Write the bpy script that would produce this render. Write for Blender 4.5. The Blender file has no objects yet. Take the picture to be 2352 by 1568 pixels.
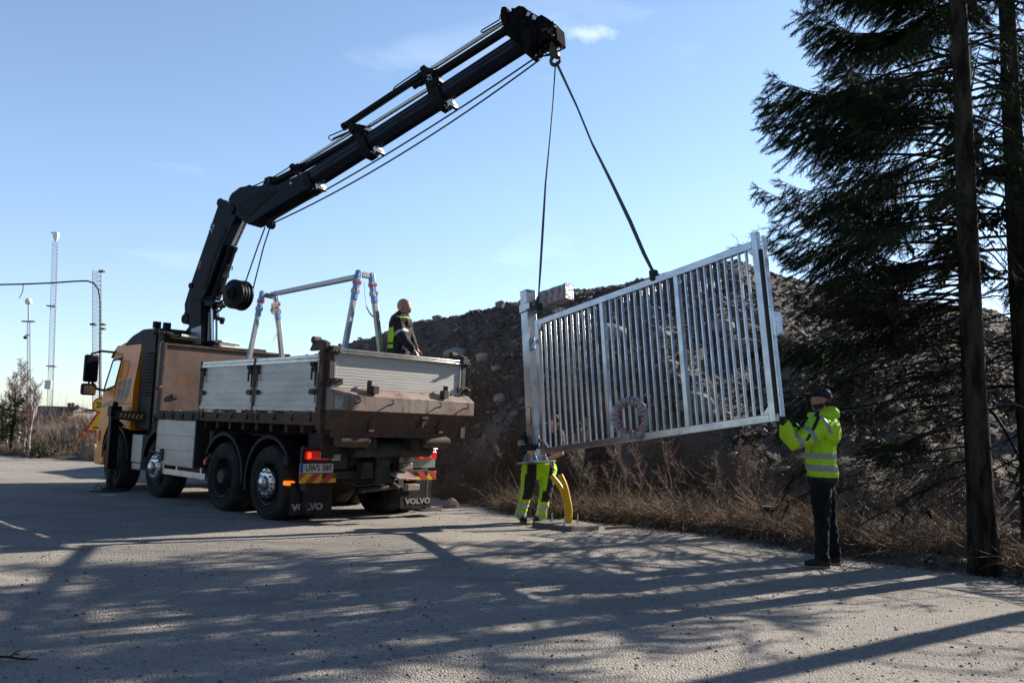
import bpy, math, random
import numpy as np
from mathutils import Vector, Matrix, noise
R_ = math.radians
sc = bpy.context.scene
COL = sc.collection
# ---------------------------------------------------------------- camera
W, H, F = 2352.0, 1568.0, 1907.0          # measuring frame of the photograph
CAMH, PITCH, ROLL = 1.436, R_(5.773), R_(1.878)
_f = np.array([0, math.cos(PITCH), math.sin(PITCH)]); _r0 = np.array([1., 0, 0]); _u0 = np.cross(_r0, _f)
_r = _r0*math.cos(ROLL)+_u0*math.sin(ROLL); _u = -_r0*math.sin(ROLL)+_u0*math.cos(ROLL)
CAM = np.array([0, 0, CAMH])
cam = bpy.data.objects.new('camera', bpy.data.cameras.new('camera')); COL.objects.link(cam)
cam.matrix_world = Matrix(((_r[0], _u[0], -_f[0], 0), (_r[1], _u[1], -_f[1], 0), (_r[2], _u[2], -_f[2], CAMH), (0, 0, 0, 1)))
cam.data.sensor_width = 36; cam.data.lens = F/W*36; cam.data.clip_end = 3000; cam.data.clip_start = .05
sc.camera = cam
# ---------------------------------------------------------------- light
SUN_EL = R_(27); SUNV = Vector((.834*math.cos(SUN_EL), .552*math.cos(SUN_EL), math.sin(SUN_EL))).normalized()
SUN_AZ = math.atan2(SUNV.x, SUNV.y)
sl = bpy.data.lights.new('sun', 'SUN'); sl.energy = 5.0; sl.angle = R_(.5); sl.color = (1, .92, .81)
so = bpy.data.objects.new('sun', sl); COL.objects.link(so); so.rotation_euler = SUNV.to_track_quat('Z', 'Y').to_euler()
wd = bpy.data.worlds.new('World'); sc.world = wd; wd.use_nodes = True
nt = wd.node_tree; nt.nodes.clear()
def N(nt, t, **k):
    n = nt.nodes.new(t)
    for a, b in k.items():
        if a in n.inputs.keys() if isinstance(a, str) else False: n.inputs[a].default_value = b
        else: setattr(n, a, b)
    return n
sky = nt.nodes.new('ShaderNodeTexSky'); sky.sky_type = 'NISHITA'; sky.sun_disc = False
sky.sun_elevation = SUN_EL; sky.sun_rotation = SUN_AZ; sky.air_density = 1.0; sky.dust_density = .15; sky.ozone_density = 1.6
bg = nt.nodes.new('ShaderNodeBackground'); bg.inputs['Strength'].default_value = .13
out = nt.nodes.new('ShaderNodeOutputWorld')
# thin cirrus wisps
tc = nt.nodes.new('ShaderNodeTexCoord'); mp = nt.nodes.new('ShaderNodeMapping'); mp.inputs['Scale'].default_value = (2.2, 2.2, 9); mp.inputs['Rotation'].default_value = (0, .12, .3)
nz = nt.nodes.new('ShaderNodeTexNoise'); nz.inputs['Scale'].default_value = 1.5; nz.inputs['Detail'].default_value = 6; nz.inputs['Distortion'].default_value = .6
rp = nt.nodes.new('ShaderNodeValToRGB'); rp.color_ramp.elements[0].position = .60; rp.color_ramp.elements[1].position = .9
rp.color_ramp.elements[0].color = (0, 0, 0, 1); rp.color_ramp.elements[1].color = (.2, .2, .2, 1)
def vdirn(x, y):
    d = _f+_r*(x-W/2)/F-_u*(y-H/2)/F; return d/np.linalg.norm(d)
# one small brighter cloud near the boom tip
cd = nt.nodes.new('ShaderNodeVectorMath'); cd.operation = 'SUBTRACT'; cd.inputs[1].default_value = tuple(vdirn(1357, 76))
cs = nt.nodes.new('ShaderNodeVectorMath'); cs.operation = 'MULTIPLY'; cs.inputs[1].default_value = (26, 26, 110)
cl = nt.nodes.new('ShaderNodeVectorMath'); cl.operation = 'LENGTH'
n2 = nt.nodes.new('ShaderNodeTexNoise'); n2.inputs['Scale'].default_value = 60; n2.inputs['Detail'].default_value = 4
ma = nt.nodes.new('ShaderNodeMath'); ma.operation = 'MULTIPLY_ADD'; ma.inputs[1].default_value = 2.0
r2 = nt.nodes.new('ShaderNodeValToRGB'); r2.color_ramp.elements[0].position = 0; r2.color_ramp.elements[0].color = (.26, .26, .26, 1); r2.color_ramp.elements[1].position = 1; r2.color_ramp.elements[1].color = (0, 0, 0, 1)
sb = nt.nodes.new('ShaderNodeMath'); sb.operation = 'SUBTRACT'; sb.inputs[1].default_value = 1.05
mxm = nt.nodes.new('ShaderNodeMath'); mxm.operation = 'MAXIMUM'
mx = nt.nodes.new('ShaderNodeMixRGB'); mx.inputs['Color2'].default_value = (8.6, 9.2, 9.8, 1)
L = nt.links.new
L(tc.outputs['Generated'], mp.inputs[0]); L(mp.outputs[0], nz.inputs[0]); L(nz.outputs[0], rp.inputs[0])
L(tc.outputs['Generated'], cd.inputs[0]); L(cd.outputs[0], cs.inputs[0]); L(cs.outputs[0], cl.inputs[0])
L(tc.outputs['Generated'], n2.inputs[0]); L(n2.outputs[0], ma.inputs[0]); L(cl.outputs['Value'], ma.inputs[2]); L(ma.outputs[0], sb.inputs[0]); L(sb.outputs[0], r2.inputs[0])
L(rp.outputs[0], mxm.inputs[0]); L(r2.outputs[0], mxm.inputs[1]); L(mxm.outputs[0], mx.inputs['Fac'])
sx = nt.nodes.new('ShaderNodeSeparateXYZ'); L(tc.outputs['Generated'], sx.inputs[0]); tr_ = nt.nodes.new('ShaderNodeValToRGB'); el_ = tr_.color_ramp.elements
el_[0].position = 0; el_[0].color = (.64, .76, 1.0, 1); el_[1].position = 1; el_[1].color = (.16, .2, .28, 1)      # clean spring air: bluer horizon, deeper zenith
for p_, c_ in ((.14, (.86, .865, 1.0, 1)), (.27, (.98, .97, 1.0, 1)), (.46, (1.0, 1.0, 1.0, 1)), (.56, (.55, .62, .72, 1)), (.72, (.22, .28, .38, 1))): e_ = el_.new(p_); e_.color = c_
tm_ = nt.nodes.new('ShaderNodeMixRGB'); tm_.blend_type = 'MULTIPLY'; tm_.inputs[0].default_value = 1; L(sx.outputs[2], tr_.inputs[0]); L(sky.outputs[0], tm_.inputs[1]); L(tr_.outputs[0], tm_.inputs[2])
dt_ = nt.nodes.new('ShaderNodeVectorMath'); dt_.operation = 'DOT_PRODUCT'; dt_.inputs[1].default_value = tuple(SUNV); L(tc.outputs['Generated'], dt_.inputs[0])
mr_ = nt.nodes.new('ShaderNodeMapRange'); mr_.inputs[1].default_value = -.9; mr_.inputs[2].default_value = .05; mr_.inputs[3].default_value = .62; mr_.inputs[4].default_value = 1; L(dt_.outputs['Value'], mr_.inputs[0])   # deeper blue opposite the sun
tm2 = nt.nodes.new('ShaderNodeMixRGB'); tm2.blend_type = 'MULTIPLY'; tm2.inputs[0].default_value = 1; L(tm_.outputs[0], tm2.inputs[1]); L(mr_.outputs[0], tm2.inputs[2]); L(tm2.outputs[0], mx.inputs['Color1']); L(mx.outputs[0], bg.inputs[0]); L(bg.outputs[0], out.inputs[0])
sc.view_settings.view_transform = 'Standard'; sc.view_settings.look = 'None'; sc.view_settings.gamma = 1; sc.view_settings.exposure = .75
sc.render.engine = 'CYCLES'; sc.cycles.max_bounces = 6; sc.cycles.transparent_max_bounces = 16
rnd = random.Random(7)
# ---------------------------------------------------------------- measuring helpers
def ray(x, y): return _f+_r*(x-W/2)/F-_u*(y-H/2)/F
def gnd(x, y, z=0.): d = ray(x, y); return CAM+d*(z-CAMH)/d[2]
def atY(x, y, Y): d = ray(x, y); return CAM+d*Y/d[1]
def onpl(x, y, P, n): d = ray(x, y); return CAM+d*np.dot(np.asarray(P)-CAM, n)/np.dot(d, n)
def V(*a): return np.array(a[0] if len(a) == 1 else a, float)
def nrm(v): v = np.asarray(v, float); return v/np.linalg.norm(v)
# truck frame: s right, t forward, z up; origin on the ground under the rearmost axle
YAW = R_(45.393); TO = np.array([-2.528, 12.837, 0]); TF = np.array([-math.sin(YAW), math.cos(YAW), 0]); TR = np.array([math.cos(YAW), math.sin(YAW), 0])
def tloc(X): d = np.asarray(X)-TO; return np.array([d@TR, d@TF, d[2]])
def twor(s, t, z): return TO+s*TR+t*TF+np.array([0, 0, z])
def tside(x, y, s=-1.25): return tloc(onpl(x, y, TO+s*TR, TR))
def ttail(x, y, t=-1.35): return tloc(onpl(x, y, TO+t*TF, TF))
# ---------------------------------------------------------------- materials
MATS = {}
def mat(name, col, rough=.6, metal=0., col2=None, vs=6., vlo=.42, vhi=.62, bump=0., bs=60., bd=.01, col3=None, v3=40., lo3=.55, hi3=.7, emit=None, spec=.5, coat=0., trans=0., alpha=1., stretch=None, det=6., rvar=0.):
    m = bpy.data.materials.new(name); m.use_nodes = True; n = m.node_tree; b = n.nodes['Principled BSDF']
    b.inputs['Base Color'].default_value = (*col, 1); b.inputs['Roughness'].default_value = rough; b.inputs['Metallic'].default_value = metal
    b.inputs['Specular IOR Level'].default_value = spec; b.inputs['Coat Weight'].default_value = coat; b.inputs['Transmission Weight'].default_value = trans; b.inputs['Alpha'].default_value = alpha
    tc = n.nodes.new('ShaderNodeTexCoord'); co = tc.outputs['Object']
    if stretch:
        mp = n.nodes.new('ShaderNodeMapping'); mp.inputs['Scale'].default_value = stretch; n.links.new(co, mp.inputs[0]); co = mp.outputs[0]
    def nzr(scale, lo, hi, detail=6.):
        t = n.nodes.new('ShaderNodeTexNoise'); t.inputs['Scale'].default_value = scale; t.inputs['Detail'].default_value = detail; t.inputs['Roughness'].default_value = .6
        r = n.nodes.new('ShaderNodeMapRange'); r.inputs[1].default_value = lo; r.inputs[2].default_value = hi
        n.links.new(co, t.inputs[0]); n.links.new(t.outputs[0], r.inputs[0]); return r.outputs[0]
    cur = None
    if col2:
        x = n.nodes.new('ShaderNodeMixRGB'); x.inputs[1].default_value = (*col, 1); x.inputs[2].default_value = (*col2, 1)
        k = nzr(vs, vlo, vhi, det); n.links.new(k, x.inputs[0]); cur = x.outputs[0]
        if rvar:
            rr = n.nodes.new('ShaderNodeMath'); rr.operation = 'MULTIPLY_ADD'; rr.inputs[1].default_value = rvar; rr.inputs[2].default_value = rough; n.links.new(k, rr.inputs[0]); n.links.new(rr.outputs[0], b.inputs['Roughness'])
    if col3:
        x = n.nodes.new('ShaderNodeMixRGB'); x.inputs[2].default_value = (*col3, 1)
        if cur: n.links.new(cur, x.inputs[1])
        else: x.inputs[1].default_value = (*col, 1)
        n.links.new(nzr(v3, lo3, hi3), x.inputs[0]); cur = x.outputs[0]
    if cur: n.links.new(cur, b.inputs['Base Color'])
    if bump:
        t = n.nodes.new('ShaderNodeTexNoise'); t.inputs['Scale'].default_value = bs; t.inputs['Detail'].default_value = 5
        u = n.nodes.new('ShaderNodeBump'); u.inputs['Strength'].default_value = bump; u.inputs['Distance'].default_value = bd
        n.links.new(co, t.inputs[0]); n.links.new(t.outputs[0], u.inputs['Height']); n.links.new(u.outputs[0], b.inputs['Normal'])
    if emit: b.inputs['Emission Color'].default_value = (*emit[:3], 1); b.inputs['Emission Strength'].default_value = emit[3]
    MATS[name] = m; return m
# ---------------------------------------------------------------- mesh builder
def basis(d, up=(0, 0, 1)):
    d = nrm(d); up = V(up)
    if abs(d@up) > .98: up = V(0, 1, 0) if abs(d[1]) < .9 else V(1, 0, 0)
    x = nrm(np.cross(up, d)); return x, np.cross(d, x), d
class MB:
    def __init__(s): s.v = []; s.f = []; s.m = []; s.mi = 0
    def add(s, vs, fs):
        o = len(s.v); s.v += [tuple(map(float, p)) for p in vs]; s.f += [tuple(i+o for i in f) for f in fs]; s.m += [s.mi]*len(fs); return s
    def box(s, c, d, ax=None):
        c = V(c); a = V(d)/2; ax = ax if ax is not None else ((1, 0, 0), (0, 1, 0), (0, 0, 1)); X, Y, Z = [V(q) for q in ax]
        vs = [c+X*a[0]*i+Y*a[1]*j+Z*a[2]*k for i in (-1, 1) for j in (-1, 1) for k in (-1, 1)]
        return s.add(vs, [(0, 1, 3, 2), (4, 6, 7, 5), (0, 4, 5, 1), (2, 3, 7, 6), (0, 2, 6, 4), (1, 5, 7, 3)])
    def bx(s, x0, x1, y0, y1, z0, z1): return s.box(((x0+x1)/2, (y0+y1)/2, (z0+z1)/2), (abs(x1-x0), abs(y1-y0), abs(z1-z0)))
    def bar(s, p, q, w, h, up=(0, 0, 1)):
        p, q = V(p), V(q); x, y, d = basis(q-p, up); return s.box((p+q)/2, (w, h, np.linalg.norm(q-p)), (x, y, d))
    def prism(s, poly, O, e1, e2, e3, d0, d1):
        O, e1, e2, e3 = V(O), V(e1), V(e2), V(e3); n = len(poly)
        a = [O+e1*p[0]+e2*p[1]+e3*d0 for p in poly]; b = [O+e1*p[0]+e2*p[1]+e3*d1 for p in poly]
        return s.add(a+b, [tuple(range(n))[::-1], tuple(range(n, 2*n))]+[(i, (i+1) % n, n+(i+1) % n, n+i) for i in range(n)])
    def loft(s, rings, cap=True, close=True):
        n = len(rings[0]); vs = [p for r in rings for p in r]; fs = []
        for k in range(len(rings)-1):
            for i in range(n if close else n-1): j = (i+1) % n; fs.append((k*n+i, k*n+j, (k+1)*n+j, (k+1)*n+i))
        if cap: fs += [tuple(range(n))[::-1], tuple(range((len(rings)-1)*n, len(rings)*n))]
        return s.add(vs, fs)
    def tube(s, pts, r, n=8, cap=True):
        pts = [V(p) for p in pts]; rs = r if hasattr(r, '__len__') else [r]*len(pts); rings = []; x = None
        for i, p in enumerate(pts):
            d = nrm(pts[min(i+1, len(pts)-1)]-pts[max(i-1, 0)])
            if x is None: x, y, _ = basis(d)
            else: x = nrm(x-d*(x@d)); y = np.cross(d, x)
            rings.append([p+rs[i]*(x*math.cos(t)+y*math.sin(t)) for t in [2*math.pi*k/n for k in range(n)]])
        return s.loft(rings, cap)
    def cyl(s, p, q, r, n=20, r2=None): return s.tube([p, q], [r, r if r2 is None else r2], n)
    def lathe(s, prof, O, ax, n=32, cap=False):
        x, y, d = basis(ax); O = V(O)
        return s.loft([[O+d*h+(x*math.cos(2*math.pi*k/n)+y*math.sin(2*math.pi*k/n))*r for k in range(n)] for r, h in prof], cap)
    def ball(s, c, r, n=12, ax=None):
        c = V(c); rr = V(r) if hasattr(r, '__len__') else V(r, r, r); ax = [V(q) for q in (ax or ((1, 0, 0), (0, 1, 0), (0, 0, 1)))]; m = n//2
        rings = []
        for i in range(1, m):
            t = math.pi*i/m; rings.append([c+ax[0]*rr[0]*math.sin(t)*math.cos(2*math.pi*k/n)+ax[1]*rr[1]*math.sin(t)*math.sin(2*math.pi*k/n)-ax[2]*rr[2]*math.cos(t) for k in range(n)])
        return s.loft(rings, True)
    def torus(s, c, ax, R, r, n=24, k=8, a0=0, a1=2*math.pi):
        x, y, d = basis(ax); full = abs(a1-a0) > 6.28; c = V(c); pts = [c+(x*math.cos(a0+(a1-a0)*i/n)+y*math.sin(a0+(a1-a0)*i/n))*R for i in range(n+1)]
        return s.tube(pts, r, k, cap=not full)
    def mesh(s, name, mats, smooth=True, ang=38):
        me = bpy.data.meshes.new(name); me.from_pydata(s.v, [], s.f)
        for m in (mats if isinstance(mats, (list, tuple)) else [mats]): me.materials.append(MATS[m] if isinstance(m, str) else m)
        if any(s.m): me.polygons.foreach_set('material_index', s.m)
        if smooth: me.polygons.foreach_set('use_smooth', [True]*len(s.f)); me.set_sharp_from_angle(angle=R_(ang))
        me.update(); return me
    def build(s, name, mats, parent=None, bevel=0, smooth=True, ang=38, **k):
        o = bpy.data.objects.new(name, s.mesh(name, mats, smooth, ang)); COL.objects.link(o)
        if parent is not None: o.parent = parent
        if bevel:
            b = o.modifiers.new('bevel', 'BEVEL'); b.width = bevel; b.segments = 2; b.limit_method = 'ANGLE'; b.angle_limit = R_(40); b.harden_normals = False
        tag(o, **k); return o
def tag(o, label=None, cat=None, group=None, kind=None):
    for a, b in (('label', label), ('category', cat), ('group', group), ('kind', kind)):
        if b: o[a] = b
    return o
def thing(name, loc, label, cat, group=None, M=None):
    o = bpy.data.objects.new(name, None); COL.objects.link(o)
    o.empty_display_size = .2
    if M is not None: o.matrix_world = M
    else: o.location = tuple(float(a) for a in loc)
    return tag(o, label, cat, group)
def npmesh(name, v, f, mats, mi=None, smooth=False):
    v = np.asarray(v, np.float32); f = np.asarray(f, np.int32); me = bpy.data.meshes.new(name); k = f.shape[1]
    me.vertices.add(len(v)); me.vertices.foreach_set('co', v.ravel()); me.loops.add(f.size); me.loops.foreach_set('vertex_index', f.ravel())
    me.polygons.add(len(f)); me.polygons.foreach_set('loop_start', np.arange(0, f.size, k, dtype=np.int32))
    if smooth: me.polygons.foreach_set('use_smooth', np.ones(len(f), bool))
    if mi is not None: me.polygons.foreach_set('material_index', np.asarray(mi, np.int32))
    for m in mats: me.materials.append(MATS[m])
    me.update(calc_edges=True); me.validate(); return me
def npobj(name, me, parent=None, **k):
    o = bpy.data.objects.new(name, me); COL.objects.link(o)
    if parent is not None: o.parent = parent
    return tag(o, **k)
def textmesh(name, body, size, mtx, m, parent=None, bold=0., ext=.002, sx=1., align='CENTER'):
    cu = bpy.data.curves.new(name, 'FONT'); cu.body = body; cu.size = size; cu.align_x = align; cu.align_y = 'CENTER'; cu.extrude = ext; cu.offset = bold; cu.resolution_u = 3
    t = bpy.data.objects.new(name, cu); COL.objects.link(t); me = bpy.data.meshes.new_from_object(t.evaluated_get(bpy.context.evaluated_depsgraph_get())); bpy.data.objects.remove(t)
    me.transform(mtx @ Matrix.Diagonal((sx, 1, 1, 1))); me.materials.clear(); me.materials.append(MATS[m]); o = bpy.data.objects.new(name, me); COL.objects.link(o)
    if parent is not None: o.parent = parent
    return o
def mtx(O, x, y, z): return Matrix([[x[i], y[i], z[i], O[i]] for i in range(3)]+[[0, 0, 0, 1]])
# materials
def yard_mat():
    m = bpy.data.materials.new('yard_gravel'); m.use_nodes = True; n = m.node_tree; b = n.nodes['Principled BSDF']; b.inputs['Roughness'].default_value = .95; b.inputs['Specular IOR Level'].default_value = .2; l = n.links.new
    tc = n.nodes.new('ShaderNodeTexCoord')
    def nz(scale, det, stretch=None, rot=0, dist=0.):
        t = n.nodes.new('ShaderNodeTexNoise'); t.inputs['Scale'].default_value = scale; t.inputs['Detail'].default_value = det; t.inputs['Roughness'].default_value = .65; t.inputs['Distortion'].default_value = dist
        if stretch: mp = n.nodes.new('ShaderNodeMapping'); mp.inputs['Scale'].default_value = stretch; mp.inputs['Rotation'].default_value = (0, 0, rot); l(tc.outputs['Object'], mp.inputs[0]); l(mp.outputs[0], t.inputs[0])
        else: l(tc.outputs['Object'], t.inputs[0])
        return t.outputs[0]
    def ramp(x, lo, hi): r = n.nodes.new('ShaderNodeMapRange'); r.inputs[1].default_value = lo; r.inputs[2].default_value = hi; l(x, r.inputs[0]); return r.outputs[0]
    def mix(f, a, c):
        x = n.nodes.new('ShaderNodeMixRGB'); l(f, x.inputs[0])
        if isinstance(a, tuple): x.inputs[1].default_value = (*a, 1)
        else: l(a, x.inputs[1])
        x.inputs[2].default_value = (*c, 1); return x.outputs[0]
    c = mix(ramp(nz(.4, 5), .38, .62), (.455, .415, .365), (.34, .312, .275))                      # broad damp and dry areas
    c = mix(ramp(nz(1.0, 5, (.22, 1.6, 1), .35, .8), .50, .70), c, (.27, .248, .22))             # wheel tracks dragged across the yard
    sp = n.nodes.new('ShaderNodeMapping'); sp.inputs['Rotation'].default_value = (0, 0, -.95); l(tc.outputs['Object'], sp.inputs[0]); sx = n.nodes.new('ShaderNodeSeparateXYZ'); l(sp.outputs[0], sx.inputs[0])
    for o_, w_ in ((0., 2.1), (.8, 3.3)):                                                          # faint double tyre tracks crossing the yard
        q = n.nodes.new('ShaderNodeMath'); q.operation = 'PINGPONG'; q.inputs[1].default_value = w_; a_ = n.nodes.new('ShaderNodeMath'); a_.operation = 'MULTIPLY_ADD'; a_.inputs[1].default_value = .9; a_.inputs[2].default_value = o_
        l(nz(.12, 2), a_.inputs[0]); b_ = n.nodes.new('ShaderNodeMath'); b_.operation = 'ADD'; l(sx.outputs[1 if o_ else 0], b_.inputs[0]); l(a_.outputs[0], b_.inputs[1]); l(b_.outputs[0], q.inputs[0])
        e_ = n.nodes.new('ShaderNodeMapRange'); e_.inputs[1].default_value = .3; e_.inputs[2].default_value = .16; l(q.outputs[0], e_.inputs[0]); m_ = n.nodes.new('ShaderNodeMath'); m_.operation = 'MULTIPLY'; l(e_.outputs[0], m_.inputs[0]); l(ramp(nz(1.3, 4), .42, .62), m_.inputs[1]); m2 = n.nodes.new('ShaderNodeMath'); m2.operation = 'MULTIPLY'; m2.inputs[1].default_value = .55; l(m_.outputs[0], m2.inputs[0])
        c = mix(m2.outputs[0], c, (.25, .222, .19))
    c = mix(ramp(nz(3.2, 4), .56, .74), c, (.51, .47, .41))
    c = mix(ramp(nz(26, 3), .50, .66), c, (.27, .24, .205))
    c = mix(ramp(nz(75, 2), .60, .70), c, (.66, .6, .52)); l(c, b.inputs['Base Color'])
    v = n.nodes.new('ShaderNodeTexVoronoi'); v.inputs['Scale'].default_value = 75; l(tc.outputs['Object'], v.inputs[0])
    a1 = n.nodes.new('ShaderNodeMath'); a1.operation = 'MULTIPLY_ADD'; a1.inputs[1].default_value = -.9; l(v.outputs[0], a1.inputs[0]); l(nz(34, 6), a1.inputs[2])
    a2 = n.nodes.new('ShaderNodeMath'); a2.operation = 'MULTIPLY_ADD'; a2.inputs[1].default_value = 2.4; l(nz(2.4, 4, (.35, 1.5, 1), .35), a2.inputs[0]); l(a1.outputs[0], a2.inputs[2])
    u = n.nodes.new('ShaderNodeBump'); u.inputs['Strength'].default_value = 1.; u.inputs['Distance'].default_value = .013; l(a2.outputs[0], u.inputs['Height']); l(u.outputs[0], b.inputs['Normal']); MATS['yard_gravel'] = m
yard_mat()
mat('loose_gravel', (.33, .29, .24), .95, col2=(.24, .21, .18), vs=2)
mat('soil', (.105, .08, .058), .95, col2=(.22, .175, .135), vs=1.1, vlo=.4, vhi=.65, bump=1., bs=17, bd=.09, col3=(.33, .29, .25), v3=19, lo3=.58, hi3=.68)
mat('bank_soil', (.11, .085, .06), .95, col2=(.17, .14, .1), vs=1.5, bump=.8, bs=15, bd=.05)
mat('rock', (.30, .28, .26), .85, col2=(.2, .185, .17), vs=5, bump=.6, bs=20, bd=.02)
mat('rock_pink', (.42, .3, .25), .85, col2=(.3, .24, .21), vs=6, bump=.6, bs=20, bd=.02)
mat('rock_pale', (.46, .41, .34), .85, col2=(.33, .3, .26), vs=4, bump=.6, bs=16, bd=.02)
mat('stone', (.22, .2, .18), .85, col2=(.46, .42, .37), vs=1.3, vlo=.5, vhi=.7)
mat('tyre', (.022, .022, .022), .88, col2=(.06, .055, .05), vs=5, vlo=.5, vhi=.75, bump=.3, bs=60)
mat('black_plastic', (.009, .009, .011), .6, spec=.2, col2=(.022, .021, .02), vs=5)
mat('tip_paint', (.006, .007, .010), .9, spec=.04, col2=(.016, .014, .013), vs=5)
mat('rib_highlight_paint', (.02, .025, .045), .22, spec=.6)
mat('black_paint', (.005, .006, .008), .5, col2=(.014, .012, .011), vs=4, vlo=.5, vhi=.7, spec=.15)
mat('crane_paint', (.008, .011, .02), .35, col2=(.014, .016, .024), vs=3, vlo=.5, vhi=.7, spec=.12)
mat('dark_steel', (.06, .055, .05), .6, .5, col2=(.1, .07, .05), vs=6, vlo=.5, vhi=.65)
mat('chassis', (.02, .019, .018), .75, col2=(.05, .042, .034), vs=8)
mat('chrome', (.8, .8, .8), .12, 1.)
mat('hubcap_steel', (.62, .62, .62), .28, 1., col2=(.45, .44, .42), vs=12)
mat('yellow_paint', (.88, .27, .002), .35, col2=(.62, .2, .01), vs=3, vlo=.5, vhi=.75, coat=.12, spec=.35)
mat('pale_stripe', (.13, .10, .11), .4)
mat('aluminium', (.46, .46, .45), .45, .55, col2=(.36, .36, .35), vs=2.5, vlo=.4, vhi=.65, col3=(.28, .27, .25), v3=9, lo3=.58, hi3=.75, stretch=(1, .35, 1.4))
mat('alu_ribbed', (.68, .66, .60), .5, .0, col2=(.58, .56, .51), vs=2, vlo=.4, vhi=.65, stretch=(1, 1, 12))
mat('alu_rail', (.6, .6, .58), .32, .8, col2=(.45, .44, .42), vs=5)
mat('rust_plate', (.10, .058, .042), .75, col2=(.175, .12, .09), vs=1.6, vlo=.38, vhi=.64, col3=(.24, .095, .03), v3=5, lo3=.55, hi3=.72, bump=.15, bs=30, rvar=-.1)
mat('rust_bar', (.23, .16, .135), .6, col2=(.35, .275, .235), vs=1.6, vlo=.35, vhi=.65, col3=(.13, .06, .035), v3=6, lo3=.52, hi3=.7, bump=.25, bs=30, stretch=(1, 1, .35))
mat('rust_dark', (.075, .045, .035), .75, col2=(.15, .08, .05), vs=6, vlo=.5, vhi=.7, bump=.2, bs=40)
mat('galv', (.56, .58, .61), .26, .95, col2=(.47, .49, .52), vs=4, vlo=.4, vhi=.62, col3=(.64, .65, .66), v3=16, lo3=.6, hi3=.8, rvar=.08)
mat('glass', (.75, .85, .9), .03, trans=1., spec=.5)
MATS['glass'].node_tree.nodes['Principled BSDF'].inputs['IOR'].default_value = 1.02
mat('red_lens', (.72, .015, .01), .2, coat=.3, emit=(1, .02, .01, .12)); mat('red_lamp_on', (.9, .03, .01), .2, emit=(1, .04, .01, 1.4)); mat('amber_lamp_on', (.9, .25, .02), .2, emit=(1, .2, .01, .6))
mat('orange_lens', (.75, .13, .02), .2, coat=.5); mat('clear_lens', (.5, .5, .48), .15, .3)
mat('hazard_red', (.55, .035, .03), .45, col2=(.45, .05, .04), vs=8); mat('hazard_yellow', (.72, .42, .02), .45, col2=(.6, .36, .03), vs=8)
mat('plate_white', (.6, .6, .57), .45, col2=(.45, .43, .4), vs=14); mat('plate_black', (.02, .02, .02), .5); mat('plate_blue', (.02, .06, .35), .4)
mat('faded_white', (.5, .5, .48), .6, col2=(.3, .27, .22), vs=20)
mat('flap_print', (.3, .3, .29), .7, col2=(.16, .15, .14), vs=20)
mat('concrete', (.22, .2, .18), .9, col2=(.15, .14, .125), vs=5, bump=.4, bs=50)
mat('conduit', (.78, .5, .01), .4, col2=(.7, .42, .01), vs=8, bump=.0)
mat('hivis', (.48, .84, .015), .7, col2=(.42, .76, .01), vs=9, bump=.35, bs=14, bd=.02)
mat('reflective', (.36, .38, .38), .45, .1, col2=(.28, .29, .29), vs=20, bump=.2, bs=30)
mat('reflect_pale', (.55, .54, .5), .5, col2=(.42, .41, .38), vs=20)
mat('black_cloth', (.014, .014, .016), .85, col2=(.028, .027, .028), vs=7, bump=.5, bs=13, bd=.02)
mat('dark_jeans', (.007, .008, .011), .85, spec=.2, col2=(.016, .018, .022), vs=6, bump=.6, bs=11, bd=.02)
mat('skin', (.50, .27, .18), .5, col2=(.44, .2, .13), vs=12, bump=.05, bs=90)
mat('hair', (.03, .018, .012), .7, bump=.5, bs=80); mat('navy_cap', (.012, .014, .028), .8, col2=(.02, .022, .035), vs=9, bump=.2, bs=200)
mat('glove', (.016, .016, .017), .75, bump=.2, bs=60); mat('sole', (.28, .27, .15), .7)
mat('eye', (.7, .68, .64), .2); mat('lip', (.35, .1, .08), .5)
mat('jacket_print', (.62, .22, .02), .6)
mat('strap', (.012, .035, .035), .7, col2=(.02, .05, .045), vs=20)
mat('rubber', (.012, .012, .012), .6)
mat('wrap_white', (.46, .46, .49), .3, col2=(.34, .34, .37), vs=9, bump=.7, bs=22, bd=.03); mat('tape_red', (.5, .02, .025), .4); mat('blue_foam', (.16, .34, .8), .45, col2=(.24, .42, .85), vs=6)
mat('navy_print', (.03, .06, .25), .5)
mat('cord', (.6, .5, .42), .8)
mat('bark', (.016, .013, .010), .95, spec=.08, col2=(.06, .05, .04), vs=9, bump=1., bs=26, bd=.04, stretch=(1, 1, .25))
mat('dead_twig', (.05, .038, .03), .9, spec=.1)
mat('needle', (.016, .032, .011), .7, col2=(.045, .062, .018), vs=1.6, vlo=.45, vhi=.7, spec=.25); mat('needle_pale', (.04, .075, .022), .6, col2=(.02, .045, .012), vs=3, spec=.3)
mat('birch_bark', (.5, .47, .43), .8, col2=(.1, .08, .07), vs=14, vlo=.58, vhi=.66, stretch=(1, 1, .6)); mat('birch_twig', (.17, .1, .095), .8)
mat('dry_grass', (.27, .195, .12), .8, col2=(.17, .11, .065), vs=2.2, vlo=.4, vhi=.6); mat('dry_fern', (.2, .1, .05), .85, col2=(.28, .17, .09), vs=3); mat('grey_twig', (.26, .215, .17), .85, col2=(.14, .11, .08), vs=3); mat('moss', (.07, .085, .02), .9)
mat('mast_steel', (.3, .31, .33), .5, .4); mat('sign_yellow', (.8, .5, .01), .45); mat('sign_red', (.55, .03, .02), .45); mat('sign_back', (.2, .21, .2), .6, .3)
mat('marker_red', (.68, .1, .06), .5, col2=(.6, .14, .09), vs=8); mat('marker_yellow', (.85, .42, .03), .5)
mat('white_paint', (.75, .75, .74), .5)
mat('wood', (.3, .22, .14), .85, col2=(.2, .14, .09), vs=8)
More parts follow.
